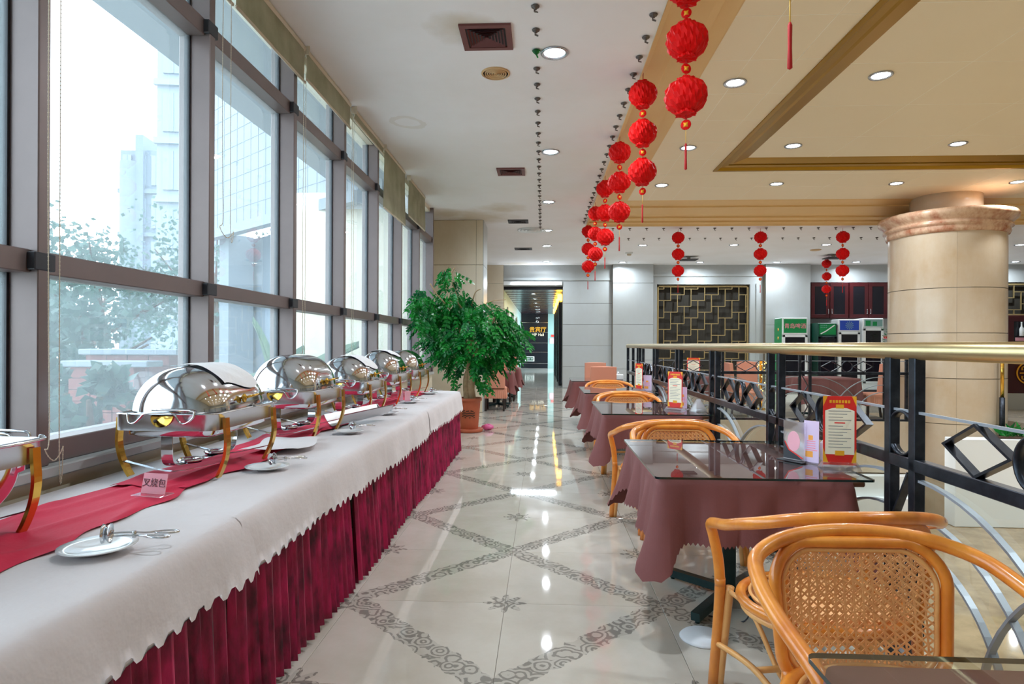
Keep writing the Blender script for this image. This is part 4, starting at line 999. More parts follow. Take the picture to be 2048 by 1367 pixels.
# ------------------------------------------------------------------ rattan armchairs (face +y)
def rattan_chair(label):
    t = thing('rattan_armchair', label, 'chair', (0, 0, 0), 0, 'rattan armchairs along the railing')
    half = [(.288, .215, .40), (.293, .224, .50), (.308, .238, .59), (.317, .238, .622), (.324, .212, .645), (.330, .14, .664), (.336, .04, .688), (.334, -.07, .722), (.30, -.18, .758), (.18, -.25, .79), (.0, -.28, .80)]
    P = half + [(-x, y, z) for x, y, z in half[-2::-1]]
    MB().tube(smooth_path(P, 5), .0208, 12).build('arm_rail', M['rattan'], t)
    for sx in (-1, 1):
        MB().tube(smooth_path([(.288 * sx, .215, .43), (.290 * sx, .222, .3), (.306 * sx, .238, 0)], 5), .0205, 12).build('leg', M['rattan'], t)
        MB().tube(smooth_path([(.252 * sx, .205, .40), (.266 * sx, .212, .25), (.284 * sx, .232, 0)], 5), .016, 10).build('leg_brace', M['rattan2'], t)
        MB().tube(smooth_path([(.21 * sx, -.19, .44), (.215 * sx, -.21, .25), (.235 * sx, -.25, 0)], 5), .0175, 12).build('leg', M['rattan'], t)
        MB().tube(smooth_path([(.298 * sx, .228, .17), (.25 * sx, 0, .19), (.225 * sx, -.23, .16)], 5), .0115, 8).build('stretcher', M['rattan2'], t)
        MB().tube(smooth_path([(.258 * sx, .195, .385), (.20 * sx, .12, .33), (.15 * sx, .02, .17), (.14 * sx, -.03, .0 + .15)], 6), .0095, 8).build('bow', M['rattan2'], t)
    MB().tube(smooth_path([(-.25, -.01, .185), (0, .0, .19), (.25, -.01, .185)], 4), .0115, 8).build('stretcher', M['rattan2'], t)
    ring = [(.278 * cos(a), .255 * sin(a) * (1 if sin(a) > 0 else .95) - .005, .425) for a in [2 * pi * k / 40 for k in range(40)]]
    MB().tube(ring, .019, 10, True).build('seat_ring', M['rattan'], t)
    MB().tube([(x * .97, y * .97, .395) for x, y, z in ring], .013, 8, True).build('seat_rim', M['rattan2'], t)
    MB().lathe([(.243, .425), (.20, .438), (.0, .436)], 40, (0, -.005, 0)).lathe([(.23, .42), (.22, .41), (.0, .41)], 40, (0, -.005, 0)).build('seat', M['cane'], t)
    MB().tube([(x * .885, y * .885 - .0006, .440) for x, y, z in ring], .006, 6, True).build('seat_piping', M['rattan2'], t)
    def bk(u, z):                                                 # back surface: curved in plan, leaning
        return Vector((u, -.225 - .12 * (z - .42) + .75 * u * u, z))
    W2, z0, z1 = .240, .385, .762
    ol = rrect(W2, (z1 - z0) / 2, .095, 8); zc = (z0 + z1) / 2
    def shape(a, c): return a * (1 - .10 * (1 if c < 0 else 0) * (-c / .18)), c + (.020 * (1 - (a / W2) ** 2) if c > 0 else 0)
    fr_ = [bk(shape(a, c)[0], zc + shape(a, c)[1]) for a, c in ol]
    MB().tube(fr_, .0165, 10, True).build('back_frame', M['rattan'], t)
    MB().tube([bk(shape(a * .90, c * .87)[0], zc + shape(a * .90, c * .87)[1]) for a, c in ol], .008, 6, True).build('back_frame', M['rattan2'], t)
    # cane: upright pairs, level pairs and two diagonals with open holes between
    def inside(u, z):
        c = z - zc; k = 1 - .10 * max(0, -c / .18); a = abs(u) / k; hx, hz = W2 * .90, (z1 - z0) / 2 * .87 + (.018 * (1 - (u / W2) ** 2) if c > 0 else 0)
        if a > hx or abs(c) > hz: return False
        r = .085; dx, dz = a - (hx - r), abs(c) - (hz - r)
        return not (dx > 0 and dz > 0 and dx * dx + dz * dz > r * r)
    b = MB(); p = .0265
    def strip(u0, z0_, du, dz, w, off):
        pts = []; n = 120; st_ = .012
        for k in range(-n, n + 1):
            u, z = u0 + du * k * st_, z0_ + dz * k * st_
            if inside(u, z): pts.append(bk(u, z) + Vector((0, off, 0)))
            elif len(pts) > 1: b.bar(pts, w, .0018, (-dz, 0, du)); pts = []
            else: pts = []
        if len(pts) > 1: b.bar(pts, w, .0018, (-dz, 0, du))
    for k in range(-9, 10): strip(k * p, zc, 0, 1, .0056, .0012)
    for k in range(-22, 23):
        strip(0, zc + k * .0235, .748, .663, .0052, .003); strip(0, zc + k * .0235, .748, -.663, .0052, -.0012)
    b.build('cane_panel', M['cane'], t)
    for x in (-.11, .11): MB().tube([bk(x, z0) + Vector((0, 0, .0)), (x, -.205, .40)], .011, 8).build('back_post', M['rattan'], t)
    for x in (-.12, 0, .12): MB().tube([bk(x, .768 - .6 * abs(x) * .1) + Vector((0, .004, 0)), (x, -.268 + .3 * x * x, .785 - .25 * abs(x) * .3)], .008, 6).build('spacer', M['rattan'], t)
    return t
ch0 = rattan_chair('rattan armchair with woven cane back, nearest, facing the camera behind the cut-off table')
ch0.location = (.90, 1.575, 0); ch0.rotation_euler = (0, 0, pi + .03)
for x, y, rz, n_ in ((1.0, 2.27, .08, 'rattan armchair pushed towards the second table, seen from behind, left of the nearest chair'),
                     (.93, 4.06, pi + .03, 'rattan armchair with cane back at the far side of the second table, facing the camera'),
                     (.88, 4.68, .16, 'rattan armchair pushed under the third table, seen from behind'),
                     (.93, 6.69, pi, 'rattan armchair at the far side of the third table, only its rail above the glass'),
                     (.95, 7.35, .05, 'rattan armchair under the near edge of the fourth table'),
                     (.96, 8.95, pi, 'rattan armchair at the far side of the fourth table, only its rail showing')):
    dup(ch0, (x, y, 0), rz, n_)
t = thing('coiled_cable', 'black cable coiled under the second dining table', 'cable', (1.12, 3.0, 0))
MB().tube(smooth_path([(.0, .1, .65), (-.03, .06, .5), (-.10, .04, .42), (-.08, .0, .36), (.02, .0, .38), (.04, .03, .5), (-.02, .03, .52), (-.06, .0, .4), (-.10, .02, .2), (-.14, .05, .006), (-.3, .1, .006)], 8), .004, 6).build('cable', M['darkframe'], t)

# ------------------------------------------------------------------ slip-covered chairs (face +y)
def covered_chair(label, group):
    t = thing('covered_chair', label, 'chair', (0, 0, 0), 0, group)
    b = MB(); b.grid(lambda u, v: (.20 * math.copysign(abs(cos(2 * pi * u)) ** .25, cos(2 * pi * u)) * (1 - .02 * v), -.20 - .05 * v + .045 * math.copysign(abs(sin(2 * pi * u)) ** .4, sin(2 * pi * u)), .46 + .54 * v), 32, 8, wrap=True)
    n0 = len(b.v); b.grid(lambda u, v: (.196 * math.copysign(abs(cos(2 * pi * u)) ** .25, cos(2 * pi * u)) * (1 - v * .999), -.25 + .044 * math.copysign(abs(sin(2 * pi * u)) ** .4, sin(2 * pi * u)) * (1 - v * .999), 1.0 + .012 * sin(v * pi / 2)), 32, 3, wrap=True)
    b.build('backrest', M['slip'], t)
    MB().bbox(-.215, -.2, .40, .215, .22, .475, .025).build('seat', M['slip'], t)
    sk = MB(); pth = rrect(.215, .215, .02, 3); N = 96
    def pr(u):
        L_ = len(pth); f = u * L_; i = int(f) % L_; a, c = pth[i], pth[(i + 1) % L_]; g = f - int(f); return a[0] + (c[0] - a[0]) * g, a[1] + (c[1] - a[1]) * g
    import itertools
    dense = []
    for i in range(len(pth)):
        a, c = pth[i], pth[(i + 1) % len(pth)]; m_ = max(1, int(math.dist(a, c) / .018))
        dense += [(a[0] + (c[0] - a[0]) * k / m_, a[1] + (c[1] - a[1]) * k / m_) for k in range(m_)]
    N = len(dense); V = []
    for j, z in enumerate((.43, .36, .25)):
        for k, (x, y) in enumerate(dense):
            s_ = 1 + (.0, .035, .075)[j] * (1 if k % 2 else .3); V.append((x * s_, y * s_ - .005, z))
    sk.add(V, [(j * N + k, (j + 1) * N + k, (j + 1) * N + (k + 1) % N, j * N + (k + 1) % N) for j in range(2) for k in range(N)]); sk.build('pleated_skirt', M['slip'], t)
    for sx in (-.18, .18):
        MB().bar([(sx, .18, .41), (sx, .185, 0)], .035, .035).build('leg', M['darkwood'], t)
        MB().bar([(sx, -.19, .41), (sx, -.24, 0)], .035, .035).build('leg', M['darkwood'], t)
    return t
c1 = covered_chair('terracotta slip-covered chair, its back to us, before the farthest railing table', 'slip-covered chairs by the farthest railing table'); c1.location = (.915, 9.68, 0)
c2 = dup(c1, (.97, 11.3, 0), pi, 'terracotta slip-covered chair at the far side of the farthest railing table')
lg = 'slip-covered chairs along the left of the corridor'
for x, y, rz, n_ in ((-.955, 12.6, 0.0, 'terracotta slip-covered chair with pleated skirt, nearest beyond the potted tree'), (-.93, 14.15, pi, 'terracotta slip-covered chair between the two corridor tables, nearer one'),
                     (-.86, 14.75, 0, 'terracotta slip-covered chair between the two corridor tables, farther one'), (-.88, 16.55, pi, 'terracotta slip-covered chair beyond the second corridor table')):
    o = dup(c1, (x, y, 0), rz, n_); o['group'] = lg
fg = 'slip-covered chairs beyond the far railing'
for x, y, rz, n_ in ((3.74, 11.9, -pi / 2, 'terracotta slip-covered chair beyond the far railing, leftmost, seen from the side'), (4.11, 12.6, pi * .95, 'terracotta slip-covered chair beyond the far railing, second from the left'),
                     (6.08, 11.75, pi / 2, 'terracotta slip-covered chair beside the round pillar beyond the far railing')):
    o = dup(c1, (x, y, 0), rz, n_); o['group'] = fg
for k, (a, b_, c, d, n_) in enumerate([(-1.3, 13.05, -.64, 13.75, 'nearer one left of the corridor'), (-1.32, 15.2, -.58, 16.1, 'farther one left of the corridor'), (4.75, 11.5, 5.75, 12.4, 'beyond the far railing, middle'), (2.2, 11.7, 3.2, 12.5, 'beyond the far railing, left')]):
    tt = pedestal_table(a, b_, c, d, 'dining table under a maroon cloth, ' + n_); tt['group'] = 'other maroon tables'
    drape(a, b_, c, d, 'maroon tablecloth with pointed corners, ' + n_, seed=20 + k, drop=.30, corner=.18, group='other maroon tablecloths', zt=.744)

# ------------------------------------------------------------------ things standing on the tables
def menu_stand(x, y, rz, label, h=.345, w=.145):
    t = thing('menu_stand', label, 'menu', (x, y, .7555), rz, 'red menu stands on the tables')
    MB().add([(-.085, -.05, 0), (.085, -.05, 0), (.085, .05, 0), (-.085, .05, 0), (-.075, -.012, .035), (.075, -.012, .035), (.075, .012, .035), (-.075, .012, .035)], [(0, 1, 5, 4), (1, 2, 6, 5), (2, 3, 7, 6), (3, 0, 4, 7), (4, 5, 6, 7), (3, 2, 1, 0)]).build('stand_base', M['acrylic'], t)
    b = MB().box(-w / 2, -.0015, .02, w / 2, .0015, h); b.build('card', M['redpaper'], t)
    e = .0022
    q = MB().add([(-w * .44, -e, .07), (w * .44, -e, .07), (w * .44, -e, h * .80), (w * .22, -e, h * .835), (0, -e, h * .845), (-w * .22, -e, h * .835), (-w * .44, -e, h * .80)], [tuple(range(7))]); q.build('menu_sheet', M['paper'], t)
    q = MB()
    for k in range(7): q.box(-w * .31 + k * w * .092, -e - .0004, h * .905, -w * .31 + k * w * .092 + w * .066, -e, h * .945)
    for sx in (-1, 1): q.add([(sx * w * .5, -e, h), (sx * w * .36, -e, h), (sx * w * .5, -e, h * .86)], [(0, 1, 2)] if sx < 0 else [(2, 1, 0)])
    for sx in (-1, 1): q.add([(sx * w * .5, -e, .03), (sx * w * .34, -e, .03), (sx * w * .5, -e, .10)], [(2, 1, 0)] if sx < 0 else [(0, 1, 2)])
    q.build('gold_print', M['goldprint'], t)['kind'] = 'stuff'
    MB().box(-w * .12, -e - .0003, h * .83, w * .12, -e, h * .885).build('gold_crest', M['goldprint'], t); MB().box(-w * .14, -e - .0003, .065, w * .14, -e, .088).build('gold_crest', M['goldprint'], t)
    q = MB()
    for k in range(13):
        z = h * .79 - k * .0142
        if k == 4: continue
        q.box(-w * .34, -e - .0004, z, w * (.34 - .12 * (k % 3)), -e - .0002, z + .0035)
    q.build('text_lines', M['grey'], t)
    MB().box(-w * .16, -e - .0004, h * .79 - 4 * .0142, w * .16, -e - .0002, h * .79 - 4 * .0142 + .006).build('heading', M['redpaper'], t)
    return t
menu_stand(1.40, 3.0, -.15, 'tall red and cream menu card in an acrylic base on the second table')
menu_stand(1.18, 5.6, -.72, 'tall red and cream menu card in an acrylic base on the third table')
menu_stand(1.22, 7.95, -1.05, 'narrow-looking red and cream menu card on the fourth table')
def table_card(x, y, rz, label, h=.20, w=.075):
    t = thing('table_card', label, 'table card', (x, y, .7555), rz, 'small lilac table cards')
    MB().bbox(-w / 2 - .01, -.03, 0, w / 2 + .01, .03, .006, .002).build('stand_base', M['acrylic'], t)
    MB().box(-w / 2, -.0015, .006, w / 2, .0015, h).build('card', M['lilac'], t)
    MB().box(-w * .2, -.0022, h * .55, w * .1, -.0015, h * .66).box(-w * .4, -.0022, .03, w * .1, -.0015, .06).build('orange_print', M['orange'], t)
    q = MB()
    for k in range(4): q.box(-w * .3, -.0022, .075 + .011 * k, w * .28, -.0015, .079 + .011 * k)
    q.box(-w * .4, -.0022, .064, w * .4, -.0015, .068); q.build('pink_print', M['fpink'], t)
table_card(1.33, 3.14, -.9, 'lilac promotional table card behind the tall menu on the second table', .21)
table_card(1.28, 5.72, -.8, 'lilac table card beside the menu on the third table', .2)
table_card(1.32, 7.9, -.3, 'lilac table card with pink writing on the fourth table', .2, .1)
t = thing('payment_sign', 'acrylic sign with a pink oval and black curved corner on the second table', 'table sign', (1.27, 3.2, .7555), -1.0)
MB().box(-.06, -.002, .005, .06, .002, .20).build('plate', M['acrylic'], t); MB().bbox(-.075, -.04, 0, .075, .04, .006, .002).build('base', M['darkframe'], t)
MB().lathe([(.035, -.0005), (.035, .0005)], 24, sm=False).xf(Matrix.Translation((.0, -.0045, .10)) @ Matrix.Scale(1.45, 4, (0, 0, 1)) @ Matrix.Rotation(pi / 2, 4, 'X')).build('oval', M['pinkcard'], t)
MB().add([(-.06, -.0032, .11), (-.06, -.0032, .01), (.05, -.0032, .01), (.02, -.0032, .03), (-.025, -.0032, .05), (-.048, -.0032, .085)], [(0, 1, 2, 3, 4, 5)]).build('black_corner', M['darkframe'], t)
MB().bar([(-.052, -.0036, .095), (-.028, -.0036, .055), (.02, -.0036, .033), (.05, -.0036, .018)], .001, .006, (0, 1, 0)).build('red_curve', M['redpaper'], t)
t = thing('tissue_holder', 'white tissue pack in a clear holder behind the tall menu', 'tissue holder', (1.41, 3.13, .7555), -.4)
MB().bbox(-.05, -.03, 0, .05, .03, .008, .003).build('base', M['acrylic'], t); MB().bbox(-.04, -.022, .008, .04, .022, .115, .012).build('tissue_pack', M['white'], t)
for x, y, n_ in ((1.36, 5.5, 'on the third table'), (1.37, 8.0, 'on the fourth table')):
    t = thing('card_tent', 'clear acrylic tent holder ' + n_, 'table sign', (x, y, .7555), .4, 'clear acrylic tents')
    MB().add([(-.06, -.05, 0), (.06, -.05, 0), (.06, .05, 0), (-.06, .05, 0), (-.02, 0, .11), (.02, 0, .11)], [(0, 1, 5, 4), (2, 3, 4, 5), (0, 4, 3), (1, 2, 5), (3, 2, 1, 0)]).build('tent', M['acrylic'], t)
    MB().bbox(-.03, -.02, .0, .03, .02, .02, .004).build('insert', M['white'], t)
t = thing('napkin_box', 'white napkin box on the farthest railing table', 'napkin box', (1.25, 10.4, .7555), .2)
MB().bbox(-.08, -.05, 0, .08, .05, .09, .008).build('box', M['white'], t); MB().grid(lambda u, v: (.05 * (u - .5), .02 * (v - .5), .09 + .05 * sin(pi * u) * (.6 + .4 * sin(v * 6))), 6, 4).build('tissue', M['whitecloth'], t)
t = menu_stand(2.86, 11.95, -.25, 'red and cream menu card on the table beyond the far railing', .34, .24)
# ------------------------------------------------------------------ iron railing with brass handrail
def railing(name, label, A, d, pairs, length, end_posts=(), rail=True, glass=True, arcs=True, ornaments=True):
    """A: start point, d: unit direction; pairs: distances of the post pairs along it"""
    rz = math.atan2(d[1], d[0]); t = thing(name, label, 'railing', (A[0], A[1], 0), rz)      # local x runs along the railing
    if rail: MB().tube([(0, 0, 1.318), (length, 0, 1.318)], .0355, 20).build('handrail', M['brass'], t)
    post_me = MB().bbox(-.022, -.022, .02, .022, .022, 1.29, .003).mesh('post', M['iron'])
    posts = sorted([p + s for p in pairs for s in (-.088, .088)] + list(end_posts))
    for p in posts: put('post', post_me, t, (p, 0, 0))
    b = MB().bbox(0, -.022, .835, length, .022, .885, .003); b.build('lower_bar', M['iron'], t)
    MB().bbox(0, -.018, .03, length, .018, .07, .003).build('bottom_bar', M['iron'], t)
    MB().box(0, -.006, 1.066, length, .006, 1.076).build('thin_bar', M['steelgrey'], t)
    dia = MB().bar([(-.165, 0, .977), (0, 0, 1.066), (.165, 0, .977), (0, 0, .887)], .034, .010, (0, 1, 0), True).mesh('diamond', M['iron'])
    cir = MB().bar([(.090 * cos(q), 0, .977 + .090 * sin(q)) for q in [2 * pi * k / 28 for k in range(28)]], .034, .008, (0, 1, 0), True, sm=True).mesh('ring', M['iron'])
    zig = MB().bar([(-.05, 0, .82), (.05, 0, .64), (-.05, 0, .46), (.05, 0, .28), (-.05, 0, .08)], .032, .010, (0, 1, 0)).mesh('zigzag', M['iron'])
    arc = []
    for z, w in ((.80, .86), (.66, .66), (.53, .48)):
        for sg in (1, -1): arc.append((sg, MB().bar([(sg * w * sin(q), 0, .05 + (z - .05) * cos(q)) for q in [pi / 2 * k / 16 for k in range(17)]], .024, .010, (0, 1, 0)).mesh('arc', M['steelgrey'])))
    for k, p in enumerate(pairs):
        if ornaments: put('ring', cir, t, (p, 0, 0))
        put('zigzag', zig, t, (p, 0, 0))
    allp = [p for p in pairs]
    for a, c in zip(allp[:-1], allp[1:]):
        m = (a + c) / 2
        for dx in (-.27, .27): put('diamond', dia, t, (m + dx, 0, 0))
        put('ring', cir, t, (m, 0, 0))
        for sg, me in arc: put('arc', me, t, (a + .11 if sg > 0 else c - .11, .004 * sg, 0))
        if glass: MB().box(a + .11, -.028, .09, c - .11, -.020, .83).build('glass_panel', M['clear'], t)
    return t
P0 = 2.655 - 1.425 * 2
railing('iron_railing', 'black iron railing with thick brass handrail running beside the dining tables', (1.5, -.9), (0, 1), [P0 + 1.425 * k + .9 for k in range(8)], 11.95, (11.94,))
railing('iron_railing', 'far black iron railing beyond the void, left of the round pillar', (1.56, 11.05), (1, 0), [.12, 1.5, 3.0, 4.44], 4.95, (4.72,))
railing('iron_railing', 'short far black iron railing right of the round pillar', (8.42, 11.12), (1, 0), [.55, 1.95, 3.35, 4.75, 6.15], 7.5, (7.4,))
for x, y, n_ in ((6.22, 10.8, 'left of the round pillar'), (7.72, 10.83, 'right of the round pillar')):
    t = thing('gold_post', 'slim gold post with black lower sleeve ' + n_, 'post', (x, y, -.18 if x > 7 else -1.62), 0, 'gold posts by the round pillar')
    h0 = .19 if x > 7 else 1.63
    MB().tube([(0, 0, h0 + .46), (0, 0, h0 + 1.32)], .028, 14).build('upper_tube', M['goldmetal'], t); MB().tube([(0, 0, 0), (0, 0, h0 + .47)], .04, 14).build('sleeve', M['iron'], t)

# ------------------------------------------------------------------ far wall: lattice screens, cupboards, fridges
def lattice(x0, x1, y, z0, z1, label, u=.205):
    t = thing('lattice_screen', label, 'screen', ((x0 + x1) / 2, y, z0), 0, 'bronze lattice screens'); hw, H = (x1 - x0) / 2, z1 - z0
    for (a, b_, c, d) in ((-hw, 0, -hw + .05, H), (hw - .05, 0, hw, H), (-hw, 0, hw, .05), (-hw, H - .05, hw, H)): MB().bbox(a, -.03, b_, c, .03, d, .004).build('frame_bar', M['bronzebar'], t)
    for i in range(-12, 24):
        for j in range(-20, 20):
            x, z = (2 * i - j) * u, (i + 2 * j) * u * .86
            for k, (ax, az, bx, bz) in enumerate(((x, z, x + 2 * u, z), (x + 2 * u, z, x + 2 * u, z + 3 * u * .86))):
                ax, bx = max(ax, 0) - hw, min(bx, 2 * hw) - hw; az_, bz_ = max(az, 0), min(bz, H)
                if k == 0 and (bx - ax < .05 or not 0 < az < H): continue
                if k == 1 and (bz_ - az_ < .05 or not -hw < ax < hw or x + 2 * u < 0 or x + 2 * u > 2 * hw): continue
                if k == 0: MB().box(ax, -.02, az - .011, bx, .02, az + .011).build('lattice_bar', M['bronzebar'], t)
                else: MB().box(ax - .011, -.018, az_, ax + .011, .018, bz_).build('lattice_bar', M['bronzebar'], t)
    return t
lattice(3.48, 6.23, B + .08, .05, 3.15, 'large bronze lattice screen of right-angled bars over dark curtains, left of the fridges')
lattice(13.3, 15.9, B - .02, 2.25, 3.2, 'bronze lattice screen showing right of the round pillar')
for k in range(3):                                                # wall cupboards, two doors each
    x0 = 7.98 + 1.12 * k
    t = thing('wall_cupboard', 'dark red wall cupboard with two smoked glass doors, ' + ['leftmost, above the green fridge', 'middle, above the blue fridge', 'rightmost, partly behind the round pillar'][k], 'cupboard', (x0 + .55, B - .02, 2.15), 0, 'dark red wall cupboards')
    MB().bbox(-.55, -.14, 0, .55, .28, 1.07, .006).build('body', M['lacquer'], t)
    for sx in (-1, 1):
        d = MB(); c = sx * .275
        for (a, b_, e, f) in ((c - .265, .02, c + .265, .12), (c - .265, .95, c + .265, 1.05), (c - .265, .12, c - .165, .95), (c + .165, .12, c + .265, .95)): d.bbox(a, -.165, b_, e, -.142, f, .004)
        d = d.build('door', M['lacquer'], t)
        MB().box(c - .17, -.155, .11, c + .17, -.15, .96).build('glass', M['smoked'], d)
        hx = c - sx * .225
        MB().tube(smooth_path([(hx, -.166, .14), (hx, -.19, .16), (hx, -.19, .26), (hx, -.166, .28)], 3), .012, 6).build('handle', M['chrome'], d)
def fridge(x0, x1, h, body, head, headm, label, extra=None, y=B - .62, depth=.6):
    w = x1 - x0; t = thing('display_fridge', label, 'fridge', ((x0 + x1) / 2, y, 0), 0, 'drinks fridges along the far wall'); hw = w / 2
    MB().bbox(-hw, .02, .06, hw, depth, h, .015).build('cabinet', body, t)
    MB().bbox(-hw + .01, 0, h - head, hw - .01, .03, h - .01, .008).build('header', M['white'] if body != M['fdark'] else M['fdark'], t)
    MB().box(-hw + .04, -.006, h - head + .04, hw - .04, 0, h - .04).build('header_panel', headm, t)
    dr = MB(); z0, z1 = .25, h - head - .02
    for (a, b_, c, d) in ((-hw + .01, z0, hw - .01, z0 + .06), (-hw + .01, z1 - .06, hw - .01, z1), (-hw + .01, z0, -hw + .08, z1), (hw - .08, z0, hw - .01, z1)): dr.bbox(a, -.01, b_, c, .02, d, .004)
    dr = dr.build('door', M['white'] if body != M['fdark'] else M['iron'], t)
    MB().box(-hw + .08, 0, z0 + .06, hw - .08, .006, z1 - .06).build('door_glass', M['smoked'], dr)
    MB().bbox(-hw + .03, .03, .0, hw - .03, depth - .03, .07).build('plinth', M['darkframe'], t)
    MB().bbox(hw - .06, -.03, z0 + .6, hw - .04, -.008, z0 + .95).build('handle', M['chrome'], dr)
    return t, hw, h, head
f1, hw, h, hd = fridge(6.88, 7.60, 2.14, M['white'], .48, M['fgreen'], 'white drinks fridge with green header and pink lettering, leftmost', y=B - .88)
text('lettering', '青岛啤酒', .155, M['fpink'], f1, (0, -.009, h - .25), extrude=.002)
sd = MB().box(-hw - .006, .03, .1, -hw - .001, .59, h - .02).build('side_graphic', M['fgreen'], f1)
for z in (1.8, 1.55): MB().lathe([(.05, 0), (.0, .004)], 12).xf(Matrix.Translation((-hw - .006, .3, z)) @ Matrix.Rotation(-pi / 2, 4, 'Y')).build('emblem', M['orange'], sd)
f2, hw, h, hd = fridge(8.0, 8.54, 2.0, M['fdark'], .38, M['fgreen'], 'dark green drinks fridge with pale diagonal stripe header, second from left')
MB().bar([(-.2, -.009, h - .32), (-.05, -.009, h - .24), (.2, -.009, h - .06)], .002, .03, (0, 1, 0)).build('stripe', M['white'], f2)
q = MB()
for k in range(8): q.box(-.2 + .05 * (k % 4), -.009, h - .08 - .06 * (k // 4), -.17 + .05 * (k % 4), -.006, h - .06 - .06 * (k // 4))
q.build('pale_print', M['teal'], f2)
f3, hw, h, hd = fridge(8.58, 9.20, 2.11, M['white'], .36, M['fblue'], 'white drinks fridge with blue starburst header, third from left')
q = MB()
for k in range(12):
    a = pi * k / 6; q.add([(0, -.0075, h - .18), (.12 * cos(a - .09), -.0075, h - .18 + .12 * sin(a - .09)), (.12 * cos(a + .09), -.0075, h - .18 + .12 * sin(a + .09))], [(0, 1, 2)])
q.build('starburst', M['teal'], f3)
f4, hw, h, hd = fridge(9.27, 9.86, 2.14, M['white'], .28, M['teal'], 'white drinks fridge with pale green header, rightmost, plant before it')
MB().box(-.22, -.0085, h - .22, -.08, -.006, h - .07).build('green_print', M['fgreen'], f4); MB().box(-.02, -.0085, h - .22, .1, -.006, h - .1).build('green_print', M['fgreen'], f4)
# small items on the far side
t = thing('potted_sprig', 'small leafy sprig standing before the rightmost fridge', 'plant', (9.75, B - 1.0, .0))
MB().lathe([(.10, 0), (.13, .25), (.12, .25)], 16).build('pot', M['fblue'], t); MB().tube([(0, 0, .2), (.01, 0, 1.65)], .012, 6).build('stem', M['bark'], t)
lf = MB()
for k in range(40):
    a = random.uniform(0, 6.28); p = Vector((.05 * cos(a), .05 * sin(a), random.uniform(1.45, 1.95))); d = Vector((cos(a), sin(a), random.uniform(-.2, .7))).normalized() * .12; w = d.cross(Vector((0, 0, 1))).normalized() * .03
    lf.add([p, p + d * .5 + w, p + d, p + d * .5 - w], [(0, 1, 2, 3)])
lf.build('foliage', M['leaf'], t)['kind'] = 'stuff'
t = thing('wall_notice', 'pink notice on the wall right of the fridges', 'notice', (10.25, B + .28, 1.6)); MB().box(-.24, -.01, -.05, .24, 0, .05).build('sheet', M['fpink'], t)
q = MB()
for k in range(6): q.box(-.2 + .068 * k, -.014, -.025, -.155 + .068 * k, -.01, .025)
q.build('red_letters', M['redpaper'], t)
t = thing('wine_cabinet', 'dark red glazed cabinet with bottles right of the round pillar', 'cabinet', (14.2, B - .5, 0))
MB().bbox(-.85, 0, 0, .95, .45, 2.24, .01).build('body', M['lacquer'], t)
for k in range(2):
    c = -.42 + .84 * k; d = MB()
    for (a, b_, e, f) in ((c - .38, 1.0, c + .38, 1.12), (c - .38, 2.06, c + .38, 2.2), (c - .38, 1.12, c - .22, 2.06), (c + .22, 1.12, c + .38, 2.06)): d.bbox(a, -.03, b_, e, 0, f, .005)
    d = d.build('door', M['lacquer'], t); MB().box(c - .23, -.012, 1.1, c + .23, -.006, 2.08).build('glass', M['smoked'], d)
    MB().box(c - .18, -.02, 1.5, c + .18, -.013, 1.6).build('pink_label', M['pinkcard'], d)
for x, mm, n_ in ((-.47, 'white', 'pale bottle'), (-.36, 'china', 'white box-shaped bottle'), (.46, 'red', 'red bottle')):
    o = MB().lathe([(.05, 0), (.055, .02), (.055, .2), (.02, .28), (.018, .38), (.022, .40)], 14).build('bottle', M[mm], None, (14.2 + x, B - .58, 1.64)); tag(o, n_ + ' on the dark red cabinet front, right of the round pillar', 'bottle', 'bottles at the dark red cabinet')
    MB().box(-.06, -.05, -.012, .06, .08, 0).build('bottle_shelf', M['lacquer'], t, (x, -.08, 1.64))
t = thing('reception_counter', 'dark red counter with a round gold emblem right of the round pillar', 'counter', (10.3, 13.6, 0))
MB().bbox(-1.1, 0, 0, 2.6, .6, 1.06, .015).build('body', M['lacquer'], t); MB().bbox(-1.15, -.05, 1.06, 2.65, .65, 1.12, .01).build('counter_top', M['lacquer'], t)
MB().bbox(-1.0, -.015, 0, 2.5, 0, .35, .005).build('kick_panel', M['stone2'], t)
e = MB().bar([(.22 * cos(q), -.018, .78 + .22 * sin(q)) for q in [2 * pi * k / 32 for k in range(32)]], .012, .025, (0, 1, 0), True)
for (a, b_, c, d) in ((-.012, .60, .012, .96), (-.13, .90, .13, .92), (-.13, .64, .13, .66), (-.16, .77, .16, .79), (-.13, .84, -.11, .92), (.11, .84, .13, .92), (-.13, .64, -.11, .72), (.11, .64, .13, .72), (-.08, .84, .08, .86), (-.08, .70, .08, .72)): e.box(a, -.024, b_, c, -.012, d)
e.build('emblem', M['goldprint'], t, (-.1, 0, 0))
t = thing('light_string', 'string of warm fairy lights by a gold column beyond the far railing', 'fairy lights', (4.55, 13.2, 0))
b = MB(); w = MB(); pts = []
for k in range(60):
    a = k * .55; r = .28 * (1 - k / 90); z = .35 + .011 * k; pts.append((r * cos(a), r * sin(a), z)); w.lathe([(.001, -.012), (.012, 0), (.001, .012)], 6, pts[-1])
b.tube(pts, .004, 4); b.build('wire', M['darkframe'], t); w.build('bulbs', M['warmglow'], t)['kind'] = 'stuff'
MB().lathe([(.09, 0), (.10, .02), (.03, .04), (.03, 1.0), (.06, 1.02)], 14).build('stand', M['goldmetal'], t)
